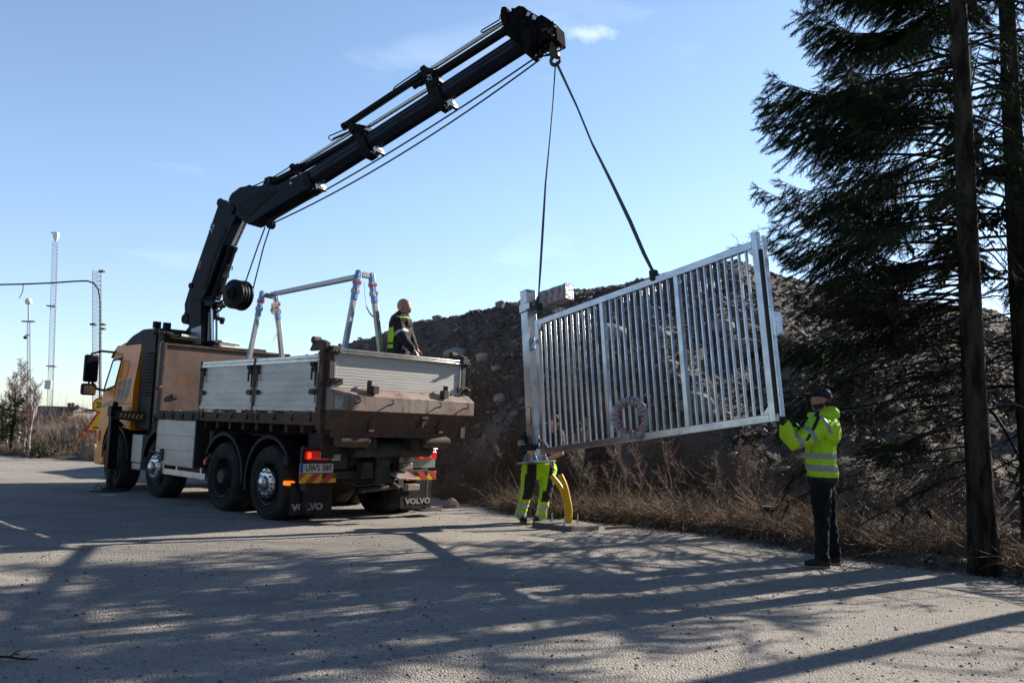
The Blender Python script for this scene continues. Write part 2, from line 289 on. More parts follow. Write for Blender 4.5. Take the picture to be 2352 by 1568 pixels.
# ================================================================ terrain
EDGE = [gnd(*q)[:2] for q in ((900, 1118), (1000, 1140), (1100, 1162), (1170, 1180), (1390, 1200), (1500, 1212), (1700, 1238), (1850, 1266), (2000, 1286), (2340, 1334), (2800, 1420))]
EX = [-9., -4.5]+[e[0] for e in EDGE]+[12.]; EY = [26., 20.5]+[e[1] for e in EDGE]+[2.]
_o = np.argsort(EX); EX = np.array(EX)[_o]; EY = np.array(EY)[_o]
def yedge(x): return np.interp(x, EX, EY)
RX = np.array([-16, -9, -5.86, -3.96, -2.82, .02, 1.71, 3.9, 5.73, 6.34, 6.96, 8.79, 10, 11.84, 13.4, 14.3, 20, 30]); RH = np.array([0, .9, 3.05, 3.75, 4.2, 4.8, 5.22, 5.72, 6.12, 6.22, 6.0, 5.64, 5.37, 5.18, 5.07, 4.75, 4.3, 3.8])-.06
def fbm(x, y, s, o=4, sd=0.): return noise.fractal(Vector((x*s+sd, y*s-sd, sd*.37)), .9, 2.1, o, noise_basis='PERLIN_ORIGINAL')
def mound_h(x, y, rough=True):
    d = y-yedge(x); yb = np.interp(x, [-16, -6, -1, 0, 2, 4, 6, 9, 14], [24, 20.5, 18.2, 17., 16., 15.2, 14.6, 14., 14.]); hr = np.interp(x, RX, RH); yr = 23.
    if d < 0: return -.12+d*.6 if d > -.3 else -.35
    z = .03+.05*min(1, d/.4)+.1*math.exp(-((d-.22)/.16)**2)*min(1, max(0, (x-1.5)/2))
    if y > yb-.8:
        lb = min(2.0, hr*.42); u = (y-yb+.8)/2.8; u2 = min(1, max(0, u)); z += lb*(u2*u2*(3-2*u2))
        v = min(1, max(0, (y-yb-1.6)/(yr-yb-1.6))); za = z+(hr-lb)*(v**.92); zb = z-lb*(u2*u2*(3-2*u2))+hr*(max(0, (y-yb+.8)/(yr-yb+.8))**1.05); k = min(1, max(0, (x-3.5)/2.5)); z = za*(1-k)+zb*k
        if y > yr: z = hr+.08-max(0, (y-yr-2)*.12)
    if rough:
        k = min(1, max(0, (y-yb+1)/2)); z += k*((.2-.12*min(1, max(0, (y-19)/3)))*fbm(x, y, .45, 4, 3)+.06*fbm(x, y, 2.2, 3, 9)) + .035*fbm(x, y, 3., 3, 5)*min(1, d)
    return z
def grid(name, xs, ys, fn, m, smooth=True, keep=None, **k):
    nx, ny = len(xs), len(ys); v = np.array([(x, y, fn(x, y)) for y in ys for x in xs], np.float32)
    i = np.arange(nx*ny).reshape(ny, nx); f = np.stack([i[:-1, :-1], i[:-1, 1:], i[1:, 1:], i[1:, :-1]], -1).reshape(-1, 4)
    if keep is not None: c = v[f].mean(1); f = f[[keep(*q) for q in c]]
    return npobj(name, npmesh(name, v, f, [m], smooth=smooth), **k)
def yard_h(x, y):
    a = math.exp(-(x*x+(y-10)**2)/900.)
    return a*(.012*fbm(x, y, .6, 3, 1)+.004*fbm(x, y, 5, 2, 2))
xs = np.concatenate([np.linspace(-900, -30, 12), np.arange(-28, 14, .22), np.linspace(15, 900, 14)]); ys = np.concatenate([np.linspace(-200, 0, 6), np.arange(1, 34, .22), np.linspace(36, 1200, 14)])
grid('ground', xs, ys, yard_h, 'yard_gravel', kind='structure')
xs = np.arange(-15, 30, .16); ys = np.concatenate([np.arange(3., 24.6, .11), np.arange(24.8, 40, 1.2)])
grid('gravel_mound', xs, ys, mound_h, 'soil', kind='structure', keep=lambda x, y, z: z > -.3)
# low bank on the far left
def bank_h(x, y):
    e = np.interp(x, [-40, -15.8, -12.34, -9, -6], [26.6, 26.1, 24.62, 23.4, 23.2]); d = y-e
    if d < 0: return -.1+d*.2 if d > -1 else -.3
    u = min(1, d/4.2); return .03+1.02*(u*u*(3-2*u))+.09*fbm(x, y, .8, 4, 7)*min(1, d/1.5)+.1*u*(x+13)/8
grid('left_bank', np.arange(-42, -7, .25), np.concatenate([np.arange(22.8, 32, .2), np.arange(32.5, 70, 2.5)]), bank_h, 'bank_soil', kind='structure', keep=lambda x, y, z: z > -.25)
# ---------------------------------------------------------------- rocks
def rock_mesh(seed, m, sharp=.25):
    r = random.Random(seed); bpy_me = bpy.data.meshes.new('rock'); import bmesh
    b = bmesh.new(); bmesh.ops.create_icosphere(b, subdivisions=3, radius=1)
    o = Vector((r.random()*9, r.random()*9, r.random()*9))
    for v in b.verts:
        p = v.co.copy(); k = 1+.34*noise.noise(p*1.1+o)+.12*noise.noise(p*3.1+o)
        c = noise.voronoi(p*1.3+o)[0][0]; k *= 1-.22*sharp*4*max(0, .5-c); v.co = p*k
    b.to_mesh(bpy_me); b.free(); bpy_me.materials.append(MATS[m]); bpy_me.polygons.foreach_set('use_smooth', [True]*len(bpy_me.polygons)); bpy_me.set_sharp_from_angle(angle=R_(30)); return bpy_me
ROCKS = [rock_mesh(i, 'rock' if i % 3 else 'rock_pale') for i in range(6)]
def put_rock(me, p, s, label, group=None, rz=0, tilt=0):
    o = bpy.data.objects.new('rock', me); COL.objects.link(o); o.location = tuple(map(float, p)); o.scale = s; o.rotation_euler = (tilt, tilt*.6, rz); return tag(o, label, 'rock', group)
def mray(x, y):                                  # where a sight line meets the mound
    d = ray(x, y)
    for Y in np.arange(10, 24, .06):
        p = CAM+d*Y/d[1]
        if p[2] < mound_h(p[0], p[1], False)+.02: return p
    return atY(x, y, 23)
sp = [((1043, 1105), (.26, .2, .36), 'rock_pale', 'pale pointed rock in dry grass right of the truck tail', .25), ((1037, 1155), (.13, .12, .12), 'rock_pink', 'round pinkish stone in front of the pointed rock', .1),
      ((1000, 1095), (.32, .22, .22), 'rock', 'dark rock behind the hazard stripe board of the truck tail', .3), ((1605, 940), (.42, .26, .24), 'rock', 'large rounded boulder seen through the right part of the gate', .2),
      ((1408, 772), (.34, .26, .24), 'rock_pale', 'pale squarish boulder behind the middle of the gate', .4), ((1520, 778), (.25, .2, .18), 'rock', 'grey rock right of the pale squarish boulder', .3),
      ((1110, 826), (.20, .17, .15), 'rock_pale', 'rounded tan stone on the slope right of the tailgate top', .2), ((1045, 818), (.3, .2, .17), 'rock_pale', 'flat pale rock just above the right end of the tailgate', .2),
      ((1662, 760), (.42, .26, .22), 'rock', 'grey boulder behind the upper right bars of the gate', .6), ((1700, 800), (.6, .2, .18), 'rock', 'long dark slab of rock below the upper right boulder', -.5)]
for (px, s, m, lb, rz) in sp:
    p = mray(*px) if px[1] < 1050 else gnd(px[0], px[1]+10); put_rock(rock_mesh(hash(px) % 97, m), (p[0], p[1], p[2]+s[2]*.25), s, lb, rz=rz)
rr = random.Random(11)
for i in range(46):                              # the line of stones on the ledge of the mound and the stones along the ridge
    if i < 12: x = rr.uniform(-2.5, 9); y = 22.9; s = rr.uniform(.05, .17)
    elif i < 36:
        x = rr.uniform(-2.6, 8); yb = np.interp(x, [-6, -1, 0, 2, 4, 6, 9, 14], [20.5, 18.2, 17., 16., 15.2, 14.6, 14., 14.]); y = yb+rr.uniform(1.2, 2.6); s = rr.uniform(.06, .16)
    else: x = rr.uniform(7, 13); y = rr.uniform(15, 21); s = rr.uniform(.06, .16)
    lb, g = (('small stone on the skyline ridge of the gravel mound', 'stones along the ridge of the mound') if i < 12 else ('pale stone in the row lying across the middle of the mound', 'stones across the middle of the mound')) if i < 36 else ('grey stone on the slope behind the spruce trunk', 'stones behind the spruce trunk')
    put_rock(rr.choice(ROCKS), (x, y, mound_h(x, y, True)+s*.2), (s*rr.uniform(1, 1.6), s*rr.uniform(.8, 1.1), s*rr.uniform(.6, .95)), lb, g, rr.uniform(0, 6.3), rr.uniform(-.3, .3))
# small stones: too many to count
def pebbles(name, n, sampler, smin, smax, mats, seed, **k):
    r = np.random.RandomState(seed); base = np.array([(1, 0, 0), (-1, 0, 0), (0, 1, 0), (0, -1, 0), (0, 0, 1), (0, 0, -1)], float); fc = np.array([(0, 2, 4), (2, 1, 4), (1, 3, 4), (3, 0, 4), (2, 0, 5), (1, 2, 5), (3, 1, 5), (0, 3, 5)])
    P = np.array([sampler(r) for _ in range(n)]); s = smin*(smax/smin)**(r.rand(n)**2.2); v = base[None]*(1+r.uniform(-.35, .35, (n, 6, 3)))*s[:, None, None]*np.array([1.2, 1, .62]); a = r.rand(n)*6.28
    c, q = np.cos(a)[:, None], np.sin(a)[:, None]; w = v.copy(); w[..., 0] = v[..., 0]*c-v[..., 1]*q; w[..., 1] = v[..., 0]*q+v[..., 1]*c; tl = r.uniform(-.5, .5, n)[:, None]; w[..., 2] += w[..., 0]*tl
    w += P[:, None]; f = fc[None]+6*np.arange(n)[:, None, None]; mi = np.repeat(r.randint(0, len(mats), n), 8)
    return npobj(name, npmesh(name, w.reshape(-1, 3), f.reshape(-1, 3), mats, mi), kind='stuff', **k)
def smp_mound(r):
    while 1:
        x, y = r.uniform(-8, 16), r.uniform(11, 23.6)
        yb = np.interp(x, [-6, 0, 2, 4, 6, 14], [20.5, 17., 16., 15.2, 14.6, 14.]); k = .9 if (y > yb+1.2) else .22
        if y > yedge(x)+.5 and r.rand() < k: return x, y, mound_h(x, y)+.01
pebbles('mound_stones', 30000, smp_mound, .010, .10, ['stone', 'soil', 'soil', 'rock', 'soil'], 3)
def smp_yard(r):
    while 1:
        Y = 3.6*(24/3.6)**(r.rand()**1.0); X = r.uniform(-.75, .68)*Y
        if Y < yedge(X)+.3: return X, Y, .002+yard_h(X, Y)
pebbles('yard_pebbles', 5200, smp_yard, .004, .017, ['stone', 'loose_gravel', 'bank_soil'], 5)
def smp_edge(r):
    x = r.uniform(-2, 7.5); y = yedge(x)+r.normal(0, .16); return x, y, max(0, mound_h(x, y))+.005
pebbles('edge_rubble', 3000, smp_edge, .008, .04, ['bank_soil', 'bank_soil', 'loose_gravel', 'soil'], 6)
# ================================================================ the crane truck (truck frame: x right, y forward, z up)
TM = Matrix.Translation(Vector(TO)) @ Matrix.Rotation(YAW, 4, 'Z')
truck = thing('crane_truck', None, 'yellow four axle tipper truck with black loader crane and aluminium cargo bed parked on gravel', 'truck', M=TM)
def tb(mb, name, m, bevel=.006, parent=truck, **k): return mb.build(name, m, parent, bevel=bevel, **k)
mat('warn_dull', (.3, .19, .01), .6)
# --- chassis
m = MB()
for s in (-.43, .43): m.bx(s-.04, s+.04, -.85, 6.5, .78, 1.06)
for t in (-.8, .7, 2.2, 3.6, 5.0): m.bx(-.4, .4, t-.05, t+.05, .82, 1.02)
m.bx(-.95, .95, -.9, -.8, .62, .72); m.bx(-.7, .7, 1.6, 3.6, .62, .95); m.bx(.45, 1.15, 2.0, 3.7, .5, 1.2); m.bx(-.6, .6, 4.9, 6.6, .6, 1.2)
m.bx(-.5, -.3, -1.25, .6, 1.02, 1.2); m.bx(.3, .5, -1.25, .6, 1.02, 1.2); m.bx(-.3, .3, -.75, -.3, .55, 1.0)
tb(m, 'chassis_frame', 'chassis')
for t in (0, 1.37, 3.79, 5.78):
    m = MB(); m.cyl((-1.0, t, .53), (1.0, t, .53), .085, 14); m.ball((0, t, .55), (.26, .24, .24), 14)
    m.cyl((-.7, t+.25, .5), (-.35, t-.5, .75), .04, 8); m.cyl((.7, t+.25, .5), (.35, t-.5, .75), .04, 8); m.bx(-.75, -.6, t-.5, t+.5, .66, .74); m.bx(.6, .75, t-.5, t+.5, .66, .74); tb(m, 'axle', 'chassis', 0)
def wheel(s0, s1, t, cap, rr=.525):
    sg = -1 if s0 < 0 else 1; a, b = (s0, s1) if abs(s0) > abs(s1) else (s1, s0)   # a outer, b inner
    w = abs(a-b); r = rr; ri = .292; out = V(sg, 0, 0); O = V(a, t, r-.012)
    tyre = MB(); prof = [(ri, -.03), (ri+.02, .0), (r*.8, .012), (r*.93, .004), (r*.975, -.018), (r, -.045), (r, -w+.045), (r*.975, -w+.018), (r*.8, -w-.01), (ri, -w)]
    dual = w > .5
    if dual: prof = [(ri, -.03), (ri+.02, 0), (r*.8, .012), (r*.93, .004), (r*.975, -.018), (r, -.045), (r, -.26), (r*.96, -.29), (r*.8, -.3), (r*.8, -.35), (r*.96, -.36), (r, -.39), (r, -w+.045), (r*.975, -w+.01), (r*.8, -w-.01), (ri, -w)]
    tyre.lathe(prof, O, out, 56)
    for k in range(4 if not dual else 8):       # tread ribs as raised rings
        off = -.075-.055*k
        if dual and k > 3: off = -.42-.055*(k-4)
        tyre.lathe([(r-.002, off), (r+.008, off-.006), (r+.008, off-.036), (r-.002, off-.042)], O, out, 56)
    for q in (.62, .72, .86): tyre.lathe([(r*q, .008), (r*q+.004, .016), (r*q+.01, .008)], O, out, 56)
    wo = tyre.build('wheel', 'tyre', truck); rim = MB()
    if cap == 'steer' or cap == 'plain_front': prof = [(ri+.012, .01), (ri, .0), (ri-.02, -.03), (ri-.035, -.05), (.2, -.03), (.15, .02), (.13, .03), (0, .03)]
    else: prof = [(ri+.012, .006), (ri, 0), (ri-.02, -.06), (ri-.03, -.15), (.2, -.16), (.16, -.14), (.13, -.1), (.12, .0), (.1, .03), (0, .03)]
    rim.lathe(prof, O, out, 40)
    d0 = -.04 if cap in ('steer', 'plain_front') else -.16
    for k in range(10):
        a0 = 2*math.pi*k/10; rim.mi = 1; c = O+V(0, math.cos(a0), math.sin(a0))*.235+out*(d0+.004); rim.cyl(c-out*.01, c+out*.012, .03, 10)
        c = O+V(0, math.cos(a0+.3), math.sin(a0+.3))*.167+out*(.02 if cap in ('steer', 'plain_front') else -.13); rim.mi = 0; rim.cyl(c-out*.02, c+out*.035, .014, 6)
    rim.build('rim', ['dark_steel', 'black_plastic'], wo, smooth=True)
    if cap in ('steer', 'drive'):
        h = MB(); b0 = .035 if cap == 'steer' else .0
        h.lathe([(.215, b0-.05), (.22, b0), (.205, b0+.03), (.13, b0+.045), (.105, b0+.05), (.1, b0+.085), (.07, b0+.11), (0, b0+.118)], O, out, 36)
        for k in range(10):
            a0 = 2*math.pi*k/10; c = O+V(0, math.cos(a0), math.sin(a0))*.165+out*(b0+.035); h.ball(c, (.03, .026, .026), 8)
            h.mi = 1; a1 = a0+.314; c = O+V(0, math.cos(a1), math.sin(a1))*.188+out*(b0+.036); h.ball(c, (.008, .02, .02), 8); h.mi = 0
        h.build('hubcap', ['hubcap_steel', 'black_plastic'], wo)
    return wo
for sg in (-1, 1):
    wheel(sg*1.25, sg*.6, 0, 'drive'); wheel(sg*1.25, sg*.6, 1.37, 'none'); wheel(sg*1.24, sg*.9, 3.79, 'steer'); wheel(sg*1.24, sg*.9, 5.78, 'steer' if sg > 0 else 'plain_front')
# --- mudguards
def guard(s0, s1, t, r, a0, a1, thick=.02, lip=.05):
    g = MB(); n = 18; rings = []
    for i in range(n+1):
        a = a0+(a1-a0)*i/n; c, q = math.cos(a), math.sin(a); z0 = .53
        rings.append([V(s0, t+r*c, z0+r*q), V(s1, t+r*c, z0+r*q), V(s1, t+(r-thick)*c, z0+(r-thick)*q), V(s0+math.copysign(.02, s1-s0), t+(r-thick)*c, z0+(r-thick)*q), V(s0+math.copysign(.02, s1-s0), t+(r-lip)*c, z0+(r-lip)*q), V(s0, t+(r-lip)*c, z0+(r-lip)*q)])
    g.loft(rings); tb(g, 'mudguard', 'black_plastic', 0)
for sg in (-1, 1):
    guard(sg*1.27, sg*.62, 0, .66, -.25, math.pi-.55); guard(sg*1.27, sg*.62, 1.37, .66, .5, math.pi+.1); guard(sg*1.26, sg*.85, 3.79, .66, .2, math.pi-.1); guard(sg*1.245, sg*.8, 5.78, .66, .05, math.pi-.05)
# --- cab
cabp = [(5.12, 1.12), (5.12, 2.66), (5.18, 2.80), (5.95, 2.80), (6.33, 2.72), (6.62, 1.90), (6.72, 1.15), (6.74, .62), (6.48, .62), (6.42, .95), (6.25, 1.17), (6.0, 1.27), (5.6, 1.27), (5.4, 1.2)]
win = [(6.40, 2.46), (6.60, 1.86), (6.04, 1.95), (5.95, 2.50)]
m = MB()
for sg in (-1, 1):
    s = sg*1.24
    def P(t, z): return (s-sg*(.10*max(0, (z-1.9)/.9)), t, z)
    o = cabp; w = win
    quads = [[o[3], o[4], w[0], w[3]], [o[4], o[5], w[1], w[0]], [o[5], (6.06, 1.5), (6.04, 1.86), w[1]], [(5.12, 1.9), o[1], o[2], o[3], w[3], w[2]], [o[0], (5.12, 1.9), w[2], (6.04, 1.86), (6.06, 1.5), o[5], o[6], o[7], o[8], o[9], o[10], o[11], o[12], o[13]]]
    quads[4] = [o[0], (5.12, 1.9), w[2], (6.04, 1.86), (6.06, 1.5), o[5], o[6], o[7], o[8], o[9], o[10], o[11], o[12], o[13]]
    quads[2] = [w[2], w[1], o[5], (6.06, 1.5), (6.04, 1.86)]
    for q in quads:
        a = [P(*p) for p in q]; m.add(a, [tuple(range(len(a)))])
# front (curved), roof, back
fr = [(6.74, .62), (6.72, 1.15), (6.62, 1.90), (6.33, 2.72), (5.95, 2.80)]; cs_ = [(-1, 0), (-.985, .06), (-.93, .12), (-.6, .17), (0, .19), (.6, .17), (.93, .12), (.985, .06), (1, 0)]
def wz(z): return 1.24-.10*max(0, (z-1.9)/.9)
fg = []
for k, (t, z) in enumerate(fr): fg.append([V(c*wz(z), t+(d if k < 4 else d*.0), z+(0 if k < 4 else .03*(1-c*c))) for c, d in cs_])
for k in range(4):
    for i in range(8):
        if k == 2 and 1 <= i <= 6: continue
        m.add([fg[k][i], fg[k][i+1], fg[k+1][i+1], fg[k+1][i]], [(0, 1, 2, 3)])
for (t0, z0), (t1, z1) in (((5.95, 2.80), (5.18, 2.80)), ((5.18, 2.80), (5.12, 2.66)), ((5.12, 2.66), (5.12, 1.9)), ((5.12, 1.9), (5.12, 1.12))):
    a = [V(c*wz(z0), t0, z0+.03*(1-c*c)*(z0 > 2.75)) for c, d in cs_]; b = [V(c*wz(z1), t1, z1+.03*(1-c*c)*(z1 > 2.75)) for c, d in cs_]
    for i in range(8): m.add([a[i], a[i+1], b[i+1], b[i]], [(0, 1, 2, 3)])
m.bx(-1.2, 1.2, 5.13, 6.6, 1.14, 1.18)
cab = tb(m, 'cab', 'yellow_paint', .012)
g = MB(); g.add([(-1.19, *win[0]), (-1.235, *win[1]), (-1.235, *win[2]), (-1.19, *win[3])], [(0, 1, 2, 3)]); g.build('door_window', 'glass', cab)
g = MB(); g.add([(1.19, *win[0]), (1.235, *win[1]), (1.235, *win[2]), (1.19, *win[3])], [(0, 1, 2, 3)]); g.build('door_window', 'glass', cab)
g = MB()
for i in range(1, 7): g.add([fg[2][i], fg[2][i+1], fg[3][i+1], fg[3][i]], [(0, 1, 2, 3)])
g.build('windscreen', 'glass', cab)
g = MB()                                          # window rubber, door shut lines, trims
def sp_(t, z, o=.004): return V(-(wz(z)+o), t, z)
for a, b in zip(win, win[1:]+win[:1]): g.bar(sp_(*a), sp_(*b), .035, .02, (1, 0, 0))
tb(g, 'window_seal', 'rubber', .004, cab)
g = MB()
for a, b in (((5.98, 2.58), (6.42, 2.54)), ((5.98, 2.58), (6.02, 1.9)), ((6.02, 1.9), (6.08, 1.24)), ((6.08, 1.58), (5.14, 1.62))): g.bar(sp_(*a, .001), sp_(*b, .001), .012, .006, (1, 0, 0))
for a, b in (((5.55, 2.42), (5.83, 2.44)), ((5.83, 2.44), (5.86, 2.1)), ((5.55, 2.42), (5.55, 2.1))): g.bar(sp_(*a, .001), sp_(*b, .001), .01, .005, (1, 0, 0))
tb(g, 'door_line', 'black_plastic', 0, cab)
g = MB()                                          # swoosh livery on the cab side
for t0, tz in ((5.30, .0), (5.52, -.02), (5.74, -.05)):
    pl = [(t0, 2.07+tz), (t0+.19, 2.02+tz), (t0+.16, 1.80+tz), (t0+.06, 1.66+tz), (t0+.0, 1.62+tz), (t0+.22, 1.60+tz), (t0+.34, 1.70+tz)]
    pl = [(t0-.02, 2.10+tz), (t0+.16, 2.06+tz), (t0+.14, 1.88+tz), (t0+.26, 1.68+tz), (t0+.44, 1.60+tz), (t0+.2, 1.62+tz), (t0+.04, 1.75+tz), (t0-.02, 1.9+tz)]
    g.add([sp_(*p, .0025) for p in pl], [tuple(range(len(pl)))])
g.add([sp_(*p, .0025) for p in ((6.08, 1.68), (6.62, 1.58), (6.64, 1.52), (6.2, 1.58))], [(0, 1, 2, 3)])
tb(g, 'side_stripe', 'pale_stripe', 0, cab, smooth=False)
g = MB(); g.loft([[V(-wz(z)-.005, t, z), V(wz(z)+.005, t, z), V(.9, t2, z2), V(-.9, t2, z2)] for t, z, t2, z2 in ((6.3, 2.76, 6.42, 2.8), (6.52, 2.6, 6.66, 2.56), (6.56, 2.52, 6.7, 2.48))]); tb(g, 'sun_visor', 'orange_lens', .008, cab)
g = MB(); prof = [(4.42, 2.72), (4.42, 2.95), (4.55, 3.02), (5.3, 3.04), (5.72, 2.95), (5.98, 2.78), (5.9, 2.72)]
g.loft([[V(s*(1.0 if z < 2.8 else .94), t, z) for t, z in prof] for s in (-1.16, -.52)]); tb(g, 'roof_fairing', 'black_plastic', .05, cab)
g = MB(); g.bx(-1.16, -.72, 4.46, 5.06, 1.15, 2.9)
for k in range(14): g.bx(-1.18, -1.155, 4.5, 5.02, 1.75+k*.06, 1.775+k*.06)
g.bx(-1.13, -.8, 4.2, 4.46, 1.0, 1.7); tb(g, 'air_intake', 'black_plastic', .03)
g = MB(); g.bx(-.95, 1.1, 4.3, 5.08, .9, 1.7); g.bx(.75, 1.1, 4.5, 5.0, 1.6, 2.8); g.bx(-1.1, -.4, 3.95, 4.4, .8, 1.35); tb(g, 'equipment_box', 'chassis', .02)
g = MB(); g.bx(-1.0, -.5, 5.42, 5.62, 3.0, 3.05); tb(g, 'roof_beacon', 'orange_lens', .025, cab)
# front bumper, grille, lamps, steps
g = MB(); g.bx(-1.2, 1.2, 6.62, 7.0, .40, .74); g.bx(-1.235, -1.0, 6.35, 6.9, .42, .72); g.bx(1.0, 1.235, 6.35, 6.9, .42, .72); tb(g, 'bumper', 'yellow_paint', .04)
g = MB(); g.bx(-.8, .8, 6.86, 6.94, .8, 1.55)
for k in range(6): g.bx(-.78, .78, 6.93, 6.96, .84+k*.12, .88+k*.12)
tb(g, 'grille', 'black_plastic', .005, cab)
for sg in (-1, 1):
    g = MB(); g.bx(sg*.85, sg*1.2, 6.8, 6.93, .78, .98); tb(g, 'headlamp', 'clear_lens', .02, cab)
    g = MB(); g.bx(sg*1.2, sg*1.262, 6.6, 6.78, .86, 1.08); tb(g, 'indicator_lamp', 'orange_lens', .02, cab)
g = MB(); g.bx(-1.22, -1.0, 6.38, 6.6, .76, .8); g.bx(-1.22, -1.0, 6.36, 6.6, .48, .52); tb(g, 'cab_step', 'hubcap_steel', .005)
# mirrors
g = MB(); g.bx(-1.62, -1.36, 6.62, 6.74, 2.02, 2.56); mi_ = tb(g, 'mirror', 'black_plastic', .035, cab)
g = MB(); g.add([(-1.59, 6.617, 2.06), (-1.39, 6.617, 2.06), (-1.39, 6.617, 2.52), (-1.59, 6.617, 2.52)], [(0, 1, 2, 3)]); g.build('mirror_glass', 'black_paint', mi_)
g = MB(); g.bx(-1.64, -1.37, 6.62, 6.76, 1.76, 1.99); m2 = tb(g, 'mirror', 'black_plastic', .04, cab)
g = MB(); g.add([(-1.61, 6.617, 1.79), (-1.40, 6.617, 1.79), (-1.40, 6.617, 1.95), (-1.61, 6.617, 1.95)], [(0, 1, 2, 3)]); g.build('mirror_glass', 'chrome', m2)
g = MB(); g.tube([(-1.16, 6.34, 2.62), (-1.35, 6.55, 2.64), (-1.5, 6.68, 2.58), (-1.5, 6.68, 2.5)], .022, 8); g.tube([(-1.22, 6.62, 1.86), (-1.36, 6.67, 1.9), (-1.45, 6.68, 2.02)], .024, 8); g.tube([(-1.5, 6.7, 2.04), (-1.5, 6.7, 1.95)], .02, 6); tb(g, 'mirror_arm', 'black_plastic', 0, cab)
g = MB(); g.bx(1.36, 1.6, 6.62, 6.74, 2.0, 2.55); g.tube([(1.16, 6.34, 2.58), (1.48, 6.66, 2.5)], .022, 8); tb(g, 'mirror', 'black_plastic', .03, cab)
# driver's seat and wheel glimpsed through the door window
g = MB(); g.bx(-.95, -.45, 5.4, 5.55, 1.7, 2.35); g.torus((-.7, 6.3, 1.83), (0, -.5, .85), .21, .016, 20, 6); g.bx(-1.1, 1.1, 6.42, 6.6, 1.6, 1.8); tb(g, 'cab_interior', 'black_plastic', .02, cab)
# --- bed
g = MB()
for sg in (-1, 1): g.bx(sg*1.15, sg*1.272, -1.26, 3.86, 1.35, 1.5)
g.bx(-1.15, 1.15, -1.26, 3.86, 1.40, 1.49)
for k in range(12): g.bx(-1.14, 1.14, -1.1+k*.42, -1.02+k*.42, 1.24, 1.4)
for sg in (-1, 1): g.bx(sg*.36, sg*.5, -1.2, 3.9, 1.1, 1.3)
bed = tb(g, 'cargo_bed', 'rust_dark', .006)
g = MB()
for k in range(4): t = 2.45+k*.38; g.bx(-1.30, -1.27, t, t+.05, 1.37, 1.46); g.cyl((-1.285, t+.08, 1.37), (-1.285, t+.08, 1.45), .03, 8)
tb(g, 'stake_pocket', 'dark_steel', .004, bed)
g = MB()
for k in range(60):
    t = 2.3+rnd.random()*1.5; s = -1.24+rnd.random()*.5; q = rnd.uniform(.008, .032); g.ball((s, t, 1.505), (q*1.2, q, q*.8), 6)
tb(g, 'bed_gravel', 'stone', 0, bed, kind='stuff')
# headboard
g = MB(); g.bx(-1.2, 1.24, 3.93, 3.96, 1.5, 2.66); hb = tb(g, 'headboard', 'rust_plate', .003)
g = MB(); g.bx(-1.23, 1.27, 3.90, 3.98, 2.655, 2.70); g.bx(-1.245, -1.19, 3.88, 4.0, 1.36, 2.70); g.bx(1.23, 1.28, 3.88, 4.0, 1.36, 2.70); g.bx(-.35, .35, 3.89, 3.94, 2.705, 2.725)
g.cyl((-1.3, 3.86, 1.9), (-1.22, 3.9, 1.92), .02, 8); g.bx(-1.02, -.9, 3.9, 3.929, 1.72, 1.8); tb(g, 'headboard_frame', 'rust_dark', .006, hb)
g = MB(); g.bx(-1.33, -1.30, 3.89, 3.93, 1.3, 2.95); g.bx(-1.24, -1.20, 4.02, 4.06, 1.3, 2.9); tb(g, 'ladder_post', 'dark_steel', .004)
g = MB(); g.tube([(-1.2, 4.3, 2.92), (.3, 4.5, 2.86)], .028, 8); g.mi = 1; g.tube([(-.75, 4.36, 2.9), (-.35, 4.41, 2.885)], .031, 8); g.tube([(.1, 4.47, 2.868), (.5, 4.52, 2.85)], .031, 8); g.mi = 2; g.tube([(-.9, 4.4, 2.85), (.4, 4.5, 2.81)], .012, 8); tb(g, 'crane_rest_pole', ['black_plastic', 'white_paint', 'sign_yellow'], 0)
for s in (-1.3, -1.12):
    g = MB(); g.box((s, 4.12, 3.02), (.12, .09, .12)); g.cyl((s, 4.12, 2.86), (s, 4.12, 2.96), .012, 6); wl = tb(g, 'work_light', 'black_plastic', .015)
    g = MB(); g.box((s, 4.066, 3.02), (.09, .01, .09)); tb(g, 'lamp_glass', 'black_paint', .002, wl)
g = MB(); g.bx(-1.36, -.9, 4.08, 4.16, 2.84, 2.88); tb(g, 'light_bracket', 'black_plastic', .004)
